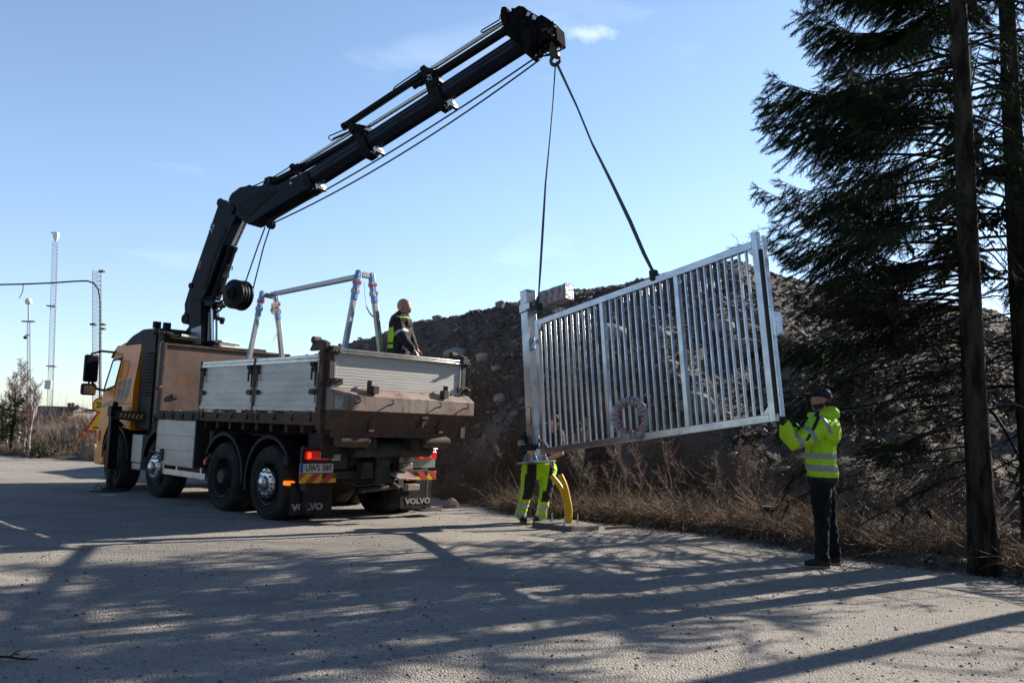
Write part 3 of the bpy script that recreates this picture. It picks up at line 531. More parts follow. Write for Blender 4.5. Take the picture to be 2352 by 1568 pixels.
# drop sides
def dropside(sg, t0, t1, name='side_panel'):
    x = sg*1.255; g = MB(); g.bx(x-.012, x+.012, t0, t1, 1.56, 2.25)
    for k in range(7): z = 1.60+k*.095; g.bx(x+sg*.012, x+sg*.015, t0+.01, t1-.01, z, z+.088)
    p = tb(g, name, 'aluminium', .002)
    g = MB(); g.bx(x-.022, x+.022, t0, t1, 2.252, 2.30); g.bx(x+sg*.016, x+sg*.03, t0, t1, 2.20, 2.25); tb(g, 'top_rail', 'alu_rail', .006, p)
    g = MB(); g.bx(x-.02, x+.028, t0-.005, t1+.005, 1.535, 1.60) if sg > 0 else g.bx(x-.03, x+.02, t0-.005, t1+.005, 1.535, 1.60); tb(g, 'bottom_rail', 'aluminium', .005, p)
    n = 4; g = MB()
    for k in range(n): t = t0+.12+(t1-t0-.24)*k/(n-1); g.bx(x+sg*.012, x+sg*.035, t-.025, t+.025, 1.40, 1.545); g.cyl((x+sg*.035, t-.03, 1.43), (x+sg*.035, t+.03, 1.43), .018, 8)
    tb(g, 'hinge', 'dark_steel', .003, p)
    for t in (t0+.07, t1-.07):
        g = MB(); d = 1 if t == t0+.07 else -1; o = x+sg*.03
        g.box((o, t, 2.13), (.03, .09, .12)); g.cyl((o, t-.03, 2.17), (o+sg*.03, t+.03, 2.17), .035, 10); g.box((o+sg*.02, t+d*.02, 2.04), (.02, .03, .16)); g.box((o, t-d*.03, 2.0), (.012, .012, .24))
        tb(g, 'latch', 'dark_steel', .004, p)
        g = MB(); g.box((o, t, 1.80), (.024, .16, .045)); g.box((o+sg*.014, t, 1.80), (.02, .10, .075)); g.box((o+sg*.02, t+d*.06, 1.8), (.014, .05, .014)); g.box((o, t-d*.055, 1.9), (.01, .01, .5)); tb(g, 'lock_bar', 'dark_steel', .003, p)
for sg in (-1, 1):
    dropside(sg, .555, 2.24); dropside(sg, -1.17, .49)
    g = MB(); g.bx(sg*1.225, sg*1.285, .495, .55, 1.36, 2.31); g.bx(sg*1.225, sg*1.285, 2.245, 2.29, 1.36, 2.31); tb(g, 'side_post', 'rust_dark', .004)
dropside(1, 2.3, 3.85)
# rear corner posts, swing top pivots, chains
for sg in (-1, 1):
    g = MB(); g.bx(sg*1.19, sg*1.28, -1.30, -1.2, 1.30, 2.40); g.bx(sg*1.16, sg*1.22, -1.37, -1.29, 1.84, 2.36)
    g.prism([(-1.34, 2.36), (-1.34, 2.46), (-1.22, 2.50), (-1.0, 2.46), (-.93, 2.36)], (sg*1.235, 0, 0), (0, 1, 0), (0, 0, 1), (1, 0, 0), -.035, .035)
    g.cyl((sg*1.18, -1.05, 2.5), (sg*1.30, -1.05, 2.5), .05, 12); tb(g, 'corner_post', 'rust_dark', .006)
    g = MB()
    for k in range(22): z = 2.36-.028*k; g.torus((sg*1.335+.012*math.sin(k*.5), -1.345+.01*math.sin(k*.4), z), (1, 0, 0) if k % 2 else (0, 1, 0), .014, .0045, 8, 5)
    tb(g, 'chain', 'dark_steel', 0)
# tailgate
g = MB(); g.bx(-1.15, 1.15, -1.345, -1.315, 1.86, 2.33)
for k in range(11): z = 1.87+k*.041; g.bx(-1.13, 1.12, -1.349, -1.345, z, z+.034)
tg = tb(g, 'tailgate', 'alu_ribbed', .0015)
g = MB(); g.bx(-1.1, 1.17, -1.405, -1.31, 2.365, 2.395); g.bx(-1.1, 1.17, -1.42, -1.31, 2.325, 2.35); g.bx(-1.1, 1.17, -1.39, -1.31, 2.345, 2.37); tb(g, 'top_rail', 'alu_rail', .006, tg)
for s in (-1.16, 1.17):
    g = MB(); g.box((s, -1.37, 2.36), (.13, .13, .11))
    for q in (-.03, .03): g.cyl((s+q, -1.43, 2.33), (s+q, -1.475, 2.345), .013, 8)
    tb(g, 'pivot_bracket', 'dark_steel', .006, tg)
for s, d in ((-1.13, 1), (1.2, -1)):
    g = MB(); g.box((s+d*.03, -1.365, 1.95), (.2, .03, .085)); g.cyl((s-d*.04, -1.36, 1.955), (s-d*.04, -1.43, 1.96), .022, 8); g.cyl((s+d*.07, -1.37, 1.955), (s+d*.07, -1.42, 1.96), .012, 8); g.box((s-d*.07, -1.38, 1.95), (.05, .09, .03)); tb(g, 'lower_lock', 'dark_steel', .004, tg)
g = MB(); g.bx(-1.15, -1.12, -1.37, -1.345, 2.0, 2.33); g.bx(1.10, 1.13, -1.37, -1.345, 1.88, 2.33); g.bx(1.16, 1.18, -1.37, -1.33, 1.88, 2.33); tb(g, 'edge_strip', 'alu_rail', .003, tg)
# folded rusty tail beam
bp_ = [(-1.32, 1.865), (-1.35, 1.865), (-1.50, 1.765), (-1.50, 1.565), (-1.32, 1.565)]
g = MB(); g.prism(bp_, (0, 0, 0), (0, 1, 0), (0, 0, 1), (1, 0, 0), -1.225, 1.30); tbm = tb(g, 'tail_beam', 'rust_bar', .003)
g = MB(); g.prism([(-1.495, 1.563), (-1.36, 1.38), (-1.34, 1.30), (-1.30, 1.30), (-1.30, 1.563)], (0, 0, 0), (0, 1, 0), (0, 0, 1), (1, 0, 0), -1.222, 1.297); tb(g, 'beam_underside', 'rust_dark', .003, tbm)  # darker rust colour puts the shade below the fold into this facet
for s, q in ((-.55, 1), (.72, -1)):
    g = MB(); g.box((s, -1.47, 1.86), (.10, .10, .11)); g.box((s-q*.055, -1.43, 1.90), (.02, .1, .17)); tb(g, 'stop_block', 'rust_dark', .008, tbm)
for s in (-.88, -.32, .55, 1.08):
    g = MB(); g.tube([(s, -1.50, 1.66), (s+.005, -1.56, 1.665), (s+.02, -1.60, 1.69), (s+.012, -1.595, 1.725), (s-.005, -1.57, 1.73)], .011, 8); tb(g, 'rope_hook', 'rust_dark', 0, tbm)
for s in (-.5, .36, .73):
    g = MB(); g.prism([(-1.36, 1.60), (-1.49, 1.57), (-1.42, 1.40), (-1.36, 1.33)], (s, 0, 0), (0, 1, 0), (0, 0, 1), (1, 0, 0), -.055, .055); tb(g, 'under_bracket', 'rust_dark', .004, tbm)
g = MB(); g.box((.36, -1.46, 1.50), (.12, .05, .03)); g.box((.34, -1.45, 1.43), (.03, .03, .14)); g.box((.38, -1.45, 1.45), (.03, .03, .10)); g.cyl((.3, -1.46, 1.5), (.42, -1.46, 1.5), .02, 8); tb(g, 'latch_lever', 'dark_steel', .004, tbm)
g = MB(); g.bx(-1.1, 1.24, -1.33, -1.28, 1.21, 1.32); g.bx(-.56, -.47, -1.40, -1.33, 1.285, 1.32); g.bx(.70, .78, -1.40, -1.33, 1.285, 1.32); g.bx(1.15, 1.24, -1.38, -1.3, 1.22, 1.55); tb(g, 'rear_sill', 'rust_dark', .004)
for s in (-.72, .75): g = MB(); g.cyl((s-.24, -1.25, 1.17), (s+.24, -1.25, 1.17), .10, 20); tb(g, 'spreader_roller', 'rust_dark', .01)
g = MB(); g.add([(-1.2, -1.503, 1.58), (-1.07, -1.503, 1.58), (-1.07, -1.503, 1.75), (-1.2, -1.503, 1.75)], [(0, 1, 2, 3)]); tb(g, 'worn_label', 'faded_white', 0, tbm)
# tip cylinder / subframe clutter
g = MB(); g.cyl((-.55, -1.0, 1.05), (.85, -1.0, 1.05), .13, 20); g.cyl((-.9, 0, 1.15), (-.9, 3.2, 1.2), .03, 8); g.bx(-1.0, -.7, -.95, -.6, .9, 1.25); g.bx(.55, .95, -.9, -.4, .9, 1.2)
g.cyl((-.3, -.9, .45), (.65, -.8, .5), .045, 10); g.cyl((.05, -.8, .75), (.4, -.9, .45), .03, 8); g.tube([(-.3, -.9, .8), (-.1, -1.0, .68), (.2, -1.0, .7), (.3, -.9, .85)], .015, 6)
g.tube([(-.6, -.85, .6), (-.4, -.98, .52), (0, -1.0, .55), (.4, -.9, .6)], .014, 6); g.bx(-.12, .12, -1.02, -.9, .55, .95); g.bx(-.35, -.16, -1.0, -.85, .62, .85); tb(g, 'underbody_parts', 'chassis', .006)
g = MB(); g.box((.3, -1.1, .66), (.36, .3, .02), ((1, 0, 0), (0, .96, .28), (0, -.28, .96))); g.box((.42, -1.02, .79), (.18, .1, .1)); g.box((.35, -1.25, .5), (.22, .12, .09)); tb(g, 'tow_coupling', 'rust_bar', .02)
_n0 = set(bpy.data.objects)
# rear lamps and plates
zt = -.87
for s0, s1 in ((-1.17, -.42), (.62, 1.2)):
    g = MB(); g.bx(s0, s1, zt, zt+.03, .78, 1.05); g.bx(s0, s1, zt-.05, zt+.03, 1.055, 1.075); g.bx(s0+.02 if s0 < 0 else s0-.12, (s0+.10) if s0 < 0 else s0-.02, zt+.0, zt+.05, .5, 1.1); tb(g, 'lamp_bracket', 'dark_steel' if s0 < 0 else 'alu_rail', .004)
for s0, inner in ((-1.13, 1), (.80, -1)):
    g = MB(); g.bx(s0, s0+.38, zt-.06, zt-.005, .915, 1.035); tl = tb(g, 'tail_lamp', 'red_lens', .018)
    a = s0+.03 if inner > 0 else s0+.03
    g = MB(); g.box((s0+.045 if inner > 0 else s0+.07, zt-.064, .975), (.05, .012, .08)); tb(g, 'brake_light', 'red_lamp_on', .01, tl)
    g = MB(); g.box((s0+.17, zt-.064, .975), (.06, .01, .07)); tb(g, 'turn_light', 'orange_lens', .004, tl)
    g = MB(); g.box((s0+.235, zt-.064, .975), (.05, .01, .07)); tb(g, 'reverse_light', 'clear_lens', .004, tl)
for s in (-.66, .68): g = MB(); g.box((s, zt-.05, .95), (.13, .06, .095)); g.box((s, zt-.085, .95), (.1, .01, .07)); tb(g, 'reversing_lamp', 'clear_lens', .008)
g = MB(); g.box((-.94, zt-.03, .80), (.53, .012, .125)); npl = tb(g, 'number_plate', 'plate_white', .004)
g = MB(); g.box((-1.18, zt-.038, .80), (.045, .006, .115)); tb(g, 'plate_band', 'plate_blue', .001, npl)
textmesh('plate_text', 'UWS 380', .118, mtx((-.915, zt-.038, .80), (1, 0, 0), (0, 0, 1), (0, -1, 0)), 'plate_black', npl, .001, .002, .88)
def chevron(s0, s1, z0, z1, sl):
    g = MB(); y = zt-.03; g.bx(s0, s1, y, y+.01, z0, z1); o = tb(g, 'hazard_board', 'hazard_yellow', .001); g = MB(); w = .235; h = z1-z0; k = s0-h-.02
    while k < s1+.2:
        poly = [(k, z0), (k+w*.5, z0), (k+w*.5+h*sl, z1), (k+h*sl, z1)]
        pp = []                                    # clip to the board
        def clipx(P, x, keep_gt):
            out = []
            for i in range(len(P)):
                a, b = P[i], P[(i+1) % len(P)]; ia = (a[0] >= x) == keep_gt; ib = (b[0] >= x) == keep_gt
                if ia: out.append(a)
                if ia != ib: u = (x-a[0])/(b[0]-a[0]); out.append((x, a[1]+u*(b[1]-a[1])))
            return out
        pp = clipx(poly, s0, True); pp = clipx(pp, s1, False) if len(pp) > 2 else []
        if len(pp) > 2: g.add([(p[0], y-.004, p[1]) for p in pp], [tuple(range(len(pp)))])
        k += w
    tb(g, 'hazard_stripe', 'hazard_red', 0, o, smooth=False)
chevron(-1.2, -.62, .60, .73, 1.0); chevron(.62, 1.2, .60, .73, -1.0)
for s0, s1, sg in ((-1.26, -.6, -1), (.6, 1.2, 1)):
    g = MB(); g.bx(s0, s1, -.80, -.785, .17, .60); g.cyl((s0+.2, -.83, .2), (s0+.2, -.83, .62), .045, 10) if sg < 0 else None; fl = tb(g, 'mud_flap', 'black_plastic', .003)
    textmesh('flap_text', 'VOLVO', .115, mtx((s0+(.27 if sg < 0 else .34), -.806, .27), (1, 0, 0), (0, 0, 1), (0, -1, 0)), 'flap_print', fl, .0065, .002, 1.25)
for o_ in set(bpy.data.objects)-_n0:
    if o_.parent is truck: o_.location = (-.09, 0, -.03)
g = MB(); g.bx(-1.30, -1.18, -.62, -.5, .52, .58); tb(g, 'side_marker', 'amber_lamp_on', .01)
g = MB(); g.bx(-1.30, -1.2, -.6, -.45, .78, .92); tb(g, 'side_marker_box', 'black_plastic', .02)
# toolbox and side guard
g = MB(); g.bx(-1.25, -.85, 2.36, 3.82, .58, 1.33); tbx = tb(g, 'toolbox', 'dark_steel', .006)
g = MB()
for k in range(3): g.bx(-1.272, -1.25, 2.42, 3.78, .60+k*.243, .60+k*.243+.24)
tb(g, 'toolbox_lid', 'aluminium', .002, tbx)
g = MB(); g.bx(-1.275, -1.25, 3.78, 3.83, .585, 1.34); g.bx(-1.275, -1.25, 2.36, 2.42, .585, 1.34); g.bx(-1.275, -1.25, 2.42, 3.78, 1.322, 1.34); g.bx(-1.275, -1.25, 2.42, 3.78, .58, .60)
for k in range(4): g.cyl((-1.272, 2.39, .7+k*.18), (-1.285, 2.39, .7+k*.18), .01, 6); g.cyl((-1.272, 3.805, .7+k*.18), (-1.285, 3.805, .7+k*.18), .01, 6)
tb(g, 'toolbox_frame', 'aluminium', .003, tbx)
g = MB(); g.box((-1.285, 3.56, .74), (.03, .1, .2)); g.tube([(-1.3, 3.55, .75), (-1.36, 3.65, .78), (-1.37, 3.8, .79)], .016, 8); tb(g, 'toolbox_handle', 'dark_steel', .004, tbx)
g = MB(); g.bx(-1.265, -1.235, 1.92, 3.55, .42, .52); g.bx(-1.265, -1.24, 3.47, 3.55, .42, .6); g.bx(-1.24, -.5, 3.0, 3.06, .45, .6); g.bx(-1.24, -.5, 2.1, 2.16, .45, .6); tb(g, 'side_guard', 'alu_rail', .006)
g = MB(); g.bx(-1.25, -1.0, 4.5, 4.95, .55, 1.05); g.bx(-1.25, -1.1, 4.52, 4.9, .42, .54); tb(g, 'battery_box', 'aluminium', .01)
g = MB(); g.cyl((-1.1, 2.05, .7), (-1.1, 2.05, 1.2), .06, 10); g.bx(-1.2, -1.13, 1.98, 2.1, .66, .78); tb(g, 'filter_housing', 'dark_steel', .004)
g = MB(); g.bx(-1.24, -1.2, 1.99, 2.05, .66, .74); tb(g, 'side_marker', 'orange_lens', .004)
# crane outriggers: front left (down on its foot) and rear right
g = MB(); g.bx(-1.15, 1.2, 4.62, 4.82, 1.22, 1.42); g.bar((-1.05, 4.6, 1.36), (-1.43, 5.42, 1.40), .17, .17)
ob = tb(g, 'outrigger_beam', 'black_paint', .01)
OX = -1.43; OY = 5.42
g = MB(); g.bx(OX-.08, OX+.08, OY-.08, OY+.08, .40, 1.52); g.bx(OX-.1, OX+.1, OY-.1, OY+.1, 1.36, 1.56); g.cyl((OX, OY, 1.5), (OX, OY, 1.64), .05, 10); leg = tb(g, 'outrigger_leg', 'black_paint', .02, ob)
g = MB(); g.cyl((OX, OY, .03), (OX, OY, .45), .058, 16); g.lathe([(0, .06), (.12, .055), (.15, .03), (.15, .02)], (OX, OY, 0), (0, 0, 1), 24); tb(g, 'outrigger_foot', 'dark_steel', 0, leg)
g = MB()
for k in range(6): a = V(-1.39, 5.1, 1.36)+V(.04, -.085, -.004)*k+V(-.088, -.04, 0); g.add([a, a+V(.018, -.04, 0), a+V(.036, -.08, .075), a+V(.018, -.04, .075)], [(0, 1, 2, 3)])
tb(g, 'warning_stripe', 'warn_dull', 0, ob)
g = MB(); g.bx(1.0, 1.1, -.7, -.6, .3, 1.0); g.cyl((1.02, -.75, .22), (1.02, -.75, .62), .055, 12); g.cyl((1.02, -.75, .12), (1.02, -.75, .24), .03, 10); g.bx(.85, 1.25, -.9, -.6, .09, .12); tb(g, 'rear_outrigger', 'dark_steel', .006)
g = MB(); g.cyl((.98, -.35, .98), (1.17, -.35, .98), .30, 30); tb(g, 'air_tank', 'alu_rail', .02)
# ================================================================ loader crane (part of the truck); traced in the vertical plane of its boom
GL = atY(1245, 1040, 12.2); GR = atY(1790, 965, 8.7); ge = nrm([GR[0]-GL[0], GR[1]-GL[1], 0]); gn = np.cross(ge, [0, 0, 1])   # gate plane; gn points to the camera side
if gn[1] > 0: gn = -gn
HOOK = onpl(1275, 140, GL, gn)
CB = twor(-.22, 4.5, 0); bh = nrm([HOOK[0]-CB[0], HOOK[1]-CB[1], 0]); bn = np.cross(bh, [0, 0, 1])
if bn[1] > 0: bn = -bn
ZU = V(0, 0, 1)
tin = TM.inverted()
def tl(P): return V(tin @ Vector([float(a) for a in P]))
_lb = tl(CB+bh)-tl(CB); _ln = tl(CB+bn)-tl(CB); _lo = tl(CB)
def D3(x, y): return ((700+x/2.24)*.60494, (650+y/2.24)*.60494)
def D4(x, y): return ((850+x/1.6507)*.60494, (y/1.6507)*.60494)
def D7(x, y): return ((1850+x/5.226)*.60494, (y/5.226)*.60494)
def bp(D, off=0.):
    P = onpl(D[0], D[1], CB+bn*off, bn); return ((P-CB)@bh, P[2])
def bpoly(mb, fn, pts, w0, w1): return mb.prism([bp(fn(*q)) for q in pts], _lo, _lb, ZU, _ln, w0, w1)
def bl(a, z, o=0.): return _lo+_lb*a+ZU*z+_ln*o
def bpt(fn, x, y, o=0.): a, z = bp(fn(x, y)); return bl(a, z, o)
g = MB(); bpoly(g, D3, [(78, 1560), (76, 1370), (108, 1330), (112, 1090), (215, 1110), (213, 1560)], -.2, .2); bpoly(g, D3, [(140, 1100), (200, 1095), (305, 1110), (300, 1150), (270, 1160), (195, 1150), (150, 1140)], -.16, .16)
bpoly(g, D3, [(255, 1150), (275, 1165), (290, 1240), (335, 1243), (335, 1262), (322, 1300), (312, 1300), (310, 1275), (262, 1262)], -.04, .04)
col = tb(g, 'crane_column', 'crane_paint', .015)
g = MB(); g.bx(-.55, .3, 4.25, 4.8, .8, 1.5); g.cyl((-.2, 4.5, 1.5), (-.2, 4.5, 2.3), .3, 24); tb(g, 'crane_base', 'black_paint', .02, col)
g = MB(); bpoly(g, D3, [(125, 1480), (125, 1395), (135, 1350), (215, 1322), (213, 1480)], .201, .206); tb(g, 'column_side', 'aluminium', 0, col)
g = MB(); bpoly(g, D3, [(40, 1300), (36, 1270), (58, 1200), (56, 1140), (104, 985), (342, 300), (348, 262), (374, 252), (404, 285), (470, 345), (500, 392), (395, 620), (330, 800), (235, 1060), (190, 1120), (150, 1190), (100, 1230), (76, 1312)], -.16, .16); arm = tb(g, 'crane_arm', 'crane_paint', .018)
g = MB(); bpoly(g, D3, [(200, 1000), (395, 480), (420, 500), (300, 800), (235, 1020)], .161, .168); g.cyl(bpt(D3, 75, 1265, -.2), bpt(D3, 75, 1265, .2), .1, 18); g.cyl(bpt(D3, 115, 985, -.18), bpt(D3, 115, 985, .18), .06, 14); tb(g, 'arm_reinforcement', 'black_paint', .004, arm)
g = MB(); g.cyl(bpt(D3, 262, 1090), bpt(D3, 408, 648), .092, 20); g.cyl(bpt(D3, 400, 672), bpt(D3, 412, 636), .104, 20); cy = tb(g, 'arm_cylinder', 'black_paint', 0, arm)
g = MB(); g.cyl(bpt(D3, 405, 655), bpt(D3, 560, 330), .05, 16); tb(g, 'piston_rod', 'chrome', 0, cy)
g = MB(); g.cyl(bpt(D3, 243, 1640), bpt(D3, 241, 1445), .1, 20); lc = tb(g, 'lift_cylinder', 'black_paint', .008, col)
g = MB(); g.cyl(bpt(D3, 241, 1450), bpt(D3, 236, 1145), .052, 16); tb(g, 'piston_rod', 'chrome', 0, lc)
g = MB(); g.cyl(bpt(D3, 320, 1500, .1), bpt(D3, 320, 1462, .1), .07, 14); tb(g, 'hydraulic_motor', 'dark_steel', .008, col)
g = MB()
for o in (.19, -.19):
    g.cyl(bpt(D3, 370, 288, o-.012), bpt(D3, 370, 288, o+.012), .085, 18); g.cyl(bpt(D3, 465, 345, o-.012), bpt(D3, 465, 345, o+.012), .085, 18)
    bpoly(g, D3, [(350, 262), (408, 275), (470, 305), (485, 345), (465, 385), (430, 352), (400, 322), (355, 318)], o-.015, o+.015)
tb(g, 'knuckle_link', 'crane_paint', .008, arm)
# writing on the arm
ax_ = nrm(bpt(D3, 300, 470)-bpt(D3, 165, 890)); px_ = np.cross(ax_, nrm(_ln))
def armtext(body, x, y, size, m):
    o_ = bpt(D3, x, y, .164); px2 = ax_; py2 = np.cross(nrm(_ln), ax_)
    textmesh('arm_text', body, size, mtx(o_, px2, py2, nrm(_ln)), m, arm, .004, .002)
armtext('XS', 292, 500, .15, 'faded_white'); armtext('HIAB', 190, 815, .075, 'hazard_red')
# hose clutter on the arm
g = MB(); q = [(300, 1095), (285, 1060), (300, 1010), (330, 960), (350, 900), (365, 850), (385, 795), (398, 800), (392, 830), (372, 880), (350, 960), (320, 1030), (305, 1090)]
g.tube([bpt(D3, *a, .05) for a in q], .014, 6); g.tube([bpt(D3, a[0]-12, a[1]+6, .0) for a in q[:8]], .013, 6); g.tube([bpt(D3, a[0]-6, a[1]+10, -.05) for a in q[2:9]], .012, 6)
g.box(bpt(D3, 345, 870), (.12, .12, .16)); g.box(bpt(D3, 280, 1030), (.12, .14, .2)); g.tube([bpt(D3, 270, 1200), bpt(D3, 305, 1180), bpt(D3, 335, 1140), bpt(D3, 320, 1110)], .02, 6); g.tube([bpt(D3, 300, 1110), bpt(D3, 340, 1090), bpt(D3, 375, 1060)], .013, 6); tb(g, 'hydraulic_hose', 'rubber', 0, arm)
# boom
g = MB(); bpoly(g, D3, [(430, 262), (442, 232), (458, 206), (500, 175), (530, 153), (580, 145), (606, 133), (640, 145), (700, 142), (835, 134), (1000, 62), (1075, 40), (1105, 70), (1140, 130), (1110, 168), (740, 385), (680, 428), (640, 452), (598, 468), (540, 432), (498, 392)], -.17, .17); boom = tb(g, 'crane_boom', 'crane_paint', .02)
g = MB()
for o in (.172, -.172):
    a, b = (o, o+math.copysign(.008, o)); bpoly(g, D3, [(520, 300), (700, 200), (860, 190), (720, 300), (620, 400), (540, 380)], min(a, b), max(a, b))
for k in range(3): bpoly(g, D4, [(425+k*30, 1258-k*18), (455+k*30, 1240-k*18), (466+k*30, 1262-k*18), (440+k*30, 1276-k*18)], -.1, .14)
g.box(bpt(D4, 300, 1140), (.2, .2, .14)); bpoly(g, D4, [(268, 1165), (285, 1125), (315, 1115), (335, 1125), (330, 1150), (310, 1170)], -.1, .1); tb(g, 'boom_plate', 'black_paint', .006, boom)
bdir = nrm(bpt(D4, 1600, 444)-bpt(D4, 700, 1038)); bup = nrm(np.cross(bdir, nrm(_ln)));
if bup[2] < 0: bup = -bup
def section(fn, p0, p1, w, h, nm='boom_section', m='crane_paint'):
    a, b = bpt(fn, *p0), bpt(fn, *p1); d = nrm(b-a); u = nrm(np.cross(d, nrm(_ln))); u = -u if u[2] < 0 else u; n = nrm(_ln)
    pf = [(-w/2, .32*h), (-w/2+.03, .5*h), (w/2-.03, .5*h), (w/2, .32*h), (w/2, -.18*h), (w*.24, -.5*h), (-w*.24, -.5*h), (-w/2, -.18*h)]
    g = MB(); g.loft([[c+n*x+u*y for x, y in pf] for c in (a, b)]); o_ = tb(g, nm, m, .004, boom, ang=15); L0 = np.linalg.norm(b-a)
    for f0, f1, yy in ((.08, .93, .20), (.12, .55, -.02), (.6, .9, -.06)): g = MB(); g.box(a+d*L0*(f0+f1)/2+n*(w/2+.001)+u*h*yy, (L0*(f1-f0), .006, .014), (d, n, u)); tb(g, 'boom_rib', 'rib_highlight_paint', .002, o_)  # raised strips in lighter, glossier paint put highlight lines on the section side
    return o_
section(D4, (440, 1205), (915, 905), .30, .31); section(D4, (860, 940), (1355, 625), .27, .30); section(D4, (1310, 640), (1890, 265), .24, .285)
def collar(fn, c, L_, w, h, nm='boom_collar', dz=0.):
    p = bpt(fn, *c)+bup*dz; g = MB(); n = nrm(_ln); pf = [(-w/2, .38*h), (-w/2+.04, .5*h), (w/2-.04, .5*h), (w/2, .38*h), (w/2, -.22*h), (w*.25, -.52*h), (-w*.25, -.52*h), (-w/2, -.22*h)]
    g.loft([[p+bdir*k+n*x+bup*y for x, y in pf] for k in (-L_/2, L_/2)]); return tb(g, nm, 'black_paint', .01, boom)
for c, cl_ in (((560, 1150), (600, 1175)), ((910, 925), (962, 946)), ((1370, 622), (1422, 658))):
    collar(D4, c, .16, .36, .40)
    q = bpt(D4, *cl_); g = MB(); g.box(q+_ln*.0, (.16, .12, .1), (bdir, nrm(_ln), bup)); g.box(q+bdir*.03-bup*.02, (.06, .22, .1), (bdir, nrm(_ln), bup))
    for k in (-.05, .02, .07): g.cyl(q+bdir*k-_ln*.08-bup*.03, q+bdir*k+_ln*.12-bup*.03, .014, 8)
    tb(g, 'wear_pad_bracket', 'hubcap_steel', .006, boom)
# extension cylinders and their brackets
for (a, b, r, m, o) in (((330, 1140), (500, 1052), .07, 'black_paint', .02), ((490, 1058), (822, 868), .062, 'black_paint', 0), ((480, 1040), (810, 838), .028, 'chrome', .05), ((755, 802), (1262, 468), .062, 'black_paint', .03), ((885, 800), (1275, 556), .034, 'chrome', -.03), ((1312, 438), (1775, 140), .036, 'chrome', .04), ((1335, 468), (1790, 178), .07, 'black_paint', 0), ((1195, 548), (1262, 510), .05, 'black_paint', .03), ((825, 790), (1190, 552), .012, 'rubber', .08)):
    g = MB(); g.cyl(bpt(D4, *a, o), bpt(D4, *b, o), r, 16)
    if m == 'black_paint': g.cyl(bpt(D4, *b, o)-bdir*.1, bpt(D4, *b, o), r*1.14, 16); g.cyl(bpt(D4, *a, o), bpt(D4, *a, o)+bdir*.06, r*1.12, 16)
    tb(g, 'extension_cylinder', m, 0, boom)
for pl in ([(430, 1048), (455, 1032), (472, 1045), (500, 1075), (492, 1112), (470, 1105), (445, 1080)], [(800, 800), (815, 782), (872, 790), (908, 798), (905, 822), (872, 850), (890, 880), (850, 888), (825, 855), (805, 838)], [(1248, 440), (1275, 420), (1290, 440), (1332, 440), (1335, 480), (1370, 500), (1370, 520), (1320, 560), (1340, 600), (1300, 595), (1285, 550), (1262, 480)]):
    g = MB(); bpoly(g, D4, pl, -.1, .1); c = np.mean([bpt(D4, *q) for q in pl], 0)
    for k in range(5): g.cyl(c+bdir*(.05*k-.08)+bup*(.03*math.sin(k*2)), c+bdir*(.05*k-.08)+bup*(.03*math.sin(k*2))+_ln*.15, .016, 6)
    g.tube([c-bdir*.1+_ln*.1, c+bup*.1+_ln*.14, c+bdir*.13+_ln*.12, c+bdir*.16-bup*.1+_ln*.1], .012, 6); tb(g, 'cylinder_bracket', 'black_paint', .006, boom)
g = MB(); bpoly(g, D4, [(1290, 487), (1325, 478), (1328, 512), (1296, 522)], .101, .106); tb(g, 'decal', 'faded_white', 0, boom)
g = MB(); bpoly(g, D4, [(455, 1172), (464, 1152), (474, 1170)], .181, .185); tb(g, 'warning_label', 'sign_yellow', 0, boom)
g = MB()
for q, o in (([(800, 812), (680, 862), (674, 872), (692, 892), (800, 840)], .08), ([(800, 822), (690, 870), (684, 880), (800, 832)], .02), ([(1250, 448), (1095, 552), (1080, 572), (1090, 578), (1240, 500)], .08), ([(1775, 100), (1748, 112), (1742, 140), (1632, 205), (1626, 215), (1640, 218), (1760, 150)], .08), ([(440, 1050), (340, 1112), (220, 1168), (120, 1210)], .08), ([(445, 1060), (345, 1118), (230, 1178), (130, 1222)], .04), ([(330, 1165), (250, 1185), (200, 1190)], .1)):
    g = MB(); g.tube([bpt(D4, *a, o) for a in q], .011, 6); tb(g, 'hydraulic_pipe', 'rubber', 0, boom)
# nested boom tips
g = MB()
heads = [([(415, 243), (490, 242), (515, 330), (520, 600), (700, 780), (790, 1070), (720, 1000), (640, 900), (500, 800), (440, 640), (380, 480), (385, 320)], -.2, .2), ([(575, 243), (630, 262), (650, 250), (735, 205), (745, 260), (800, 285), (850, 245), (900, 300), (860, 420), (780, 520), (790, 680), (880, 790), (930, 1020), (960, 1130), (850, 1150), (790, 1080), (700, 860), (640, 780), (520, 620), (520, 330), (577, 320)], -.17, .17),
         ([(740, 230), (850, 250), (905, 310), (990, 345), (915, 500), (925, 640), (1010, 720), (1040, 820), (1000, 1010), (960, 1080), (900, 1040), (860, 850), (780, 720), (760, 560), (720, 400)], -.2, .215), ([(905, 315), (1040, 380), (1110, 420), (1040, 480), (1035, 600), (1090, 680), (1110, 780), (1075, 930), (1030, 980), (960, 880), (900, 700), (890, 560), (880, 430)], -.18, .2),
         ([(1040, 385), (1110, 410), (1160, 378), (1270, 440), (1450, 568), (1468, 740), (1482, 885), (1400, 930), (1340, 860), (1230, 840), (1140, 935), (1060, 930), (1010, 800), (1020, 560)], -.15, .16)]
for pl, a, b in heads:
    h = MB(); bpoly(h, D7, pl, a, b); tb(h, 'boom_tip', 'tip_paint', .012, boom)
g = MB(); bpoly(g, D7, [(940, 345), (1000, 385), (950, 455), (898, 435)], .17, .22); bpoly(g, D7, [(1040, 395), (1105, 440), (1080, 520), (1020, 500), (1010, 450)], .165, .21); tb(g, 'tip_casting', 'hubcap_steel', .006, boom)
g = MB()
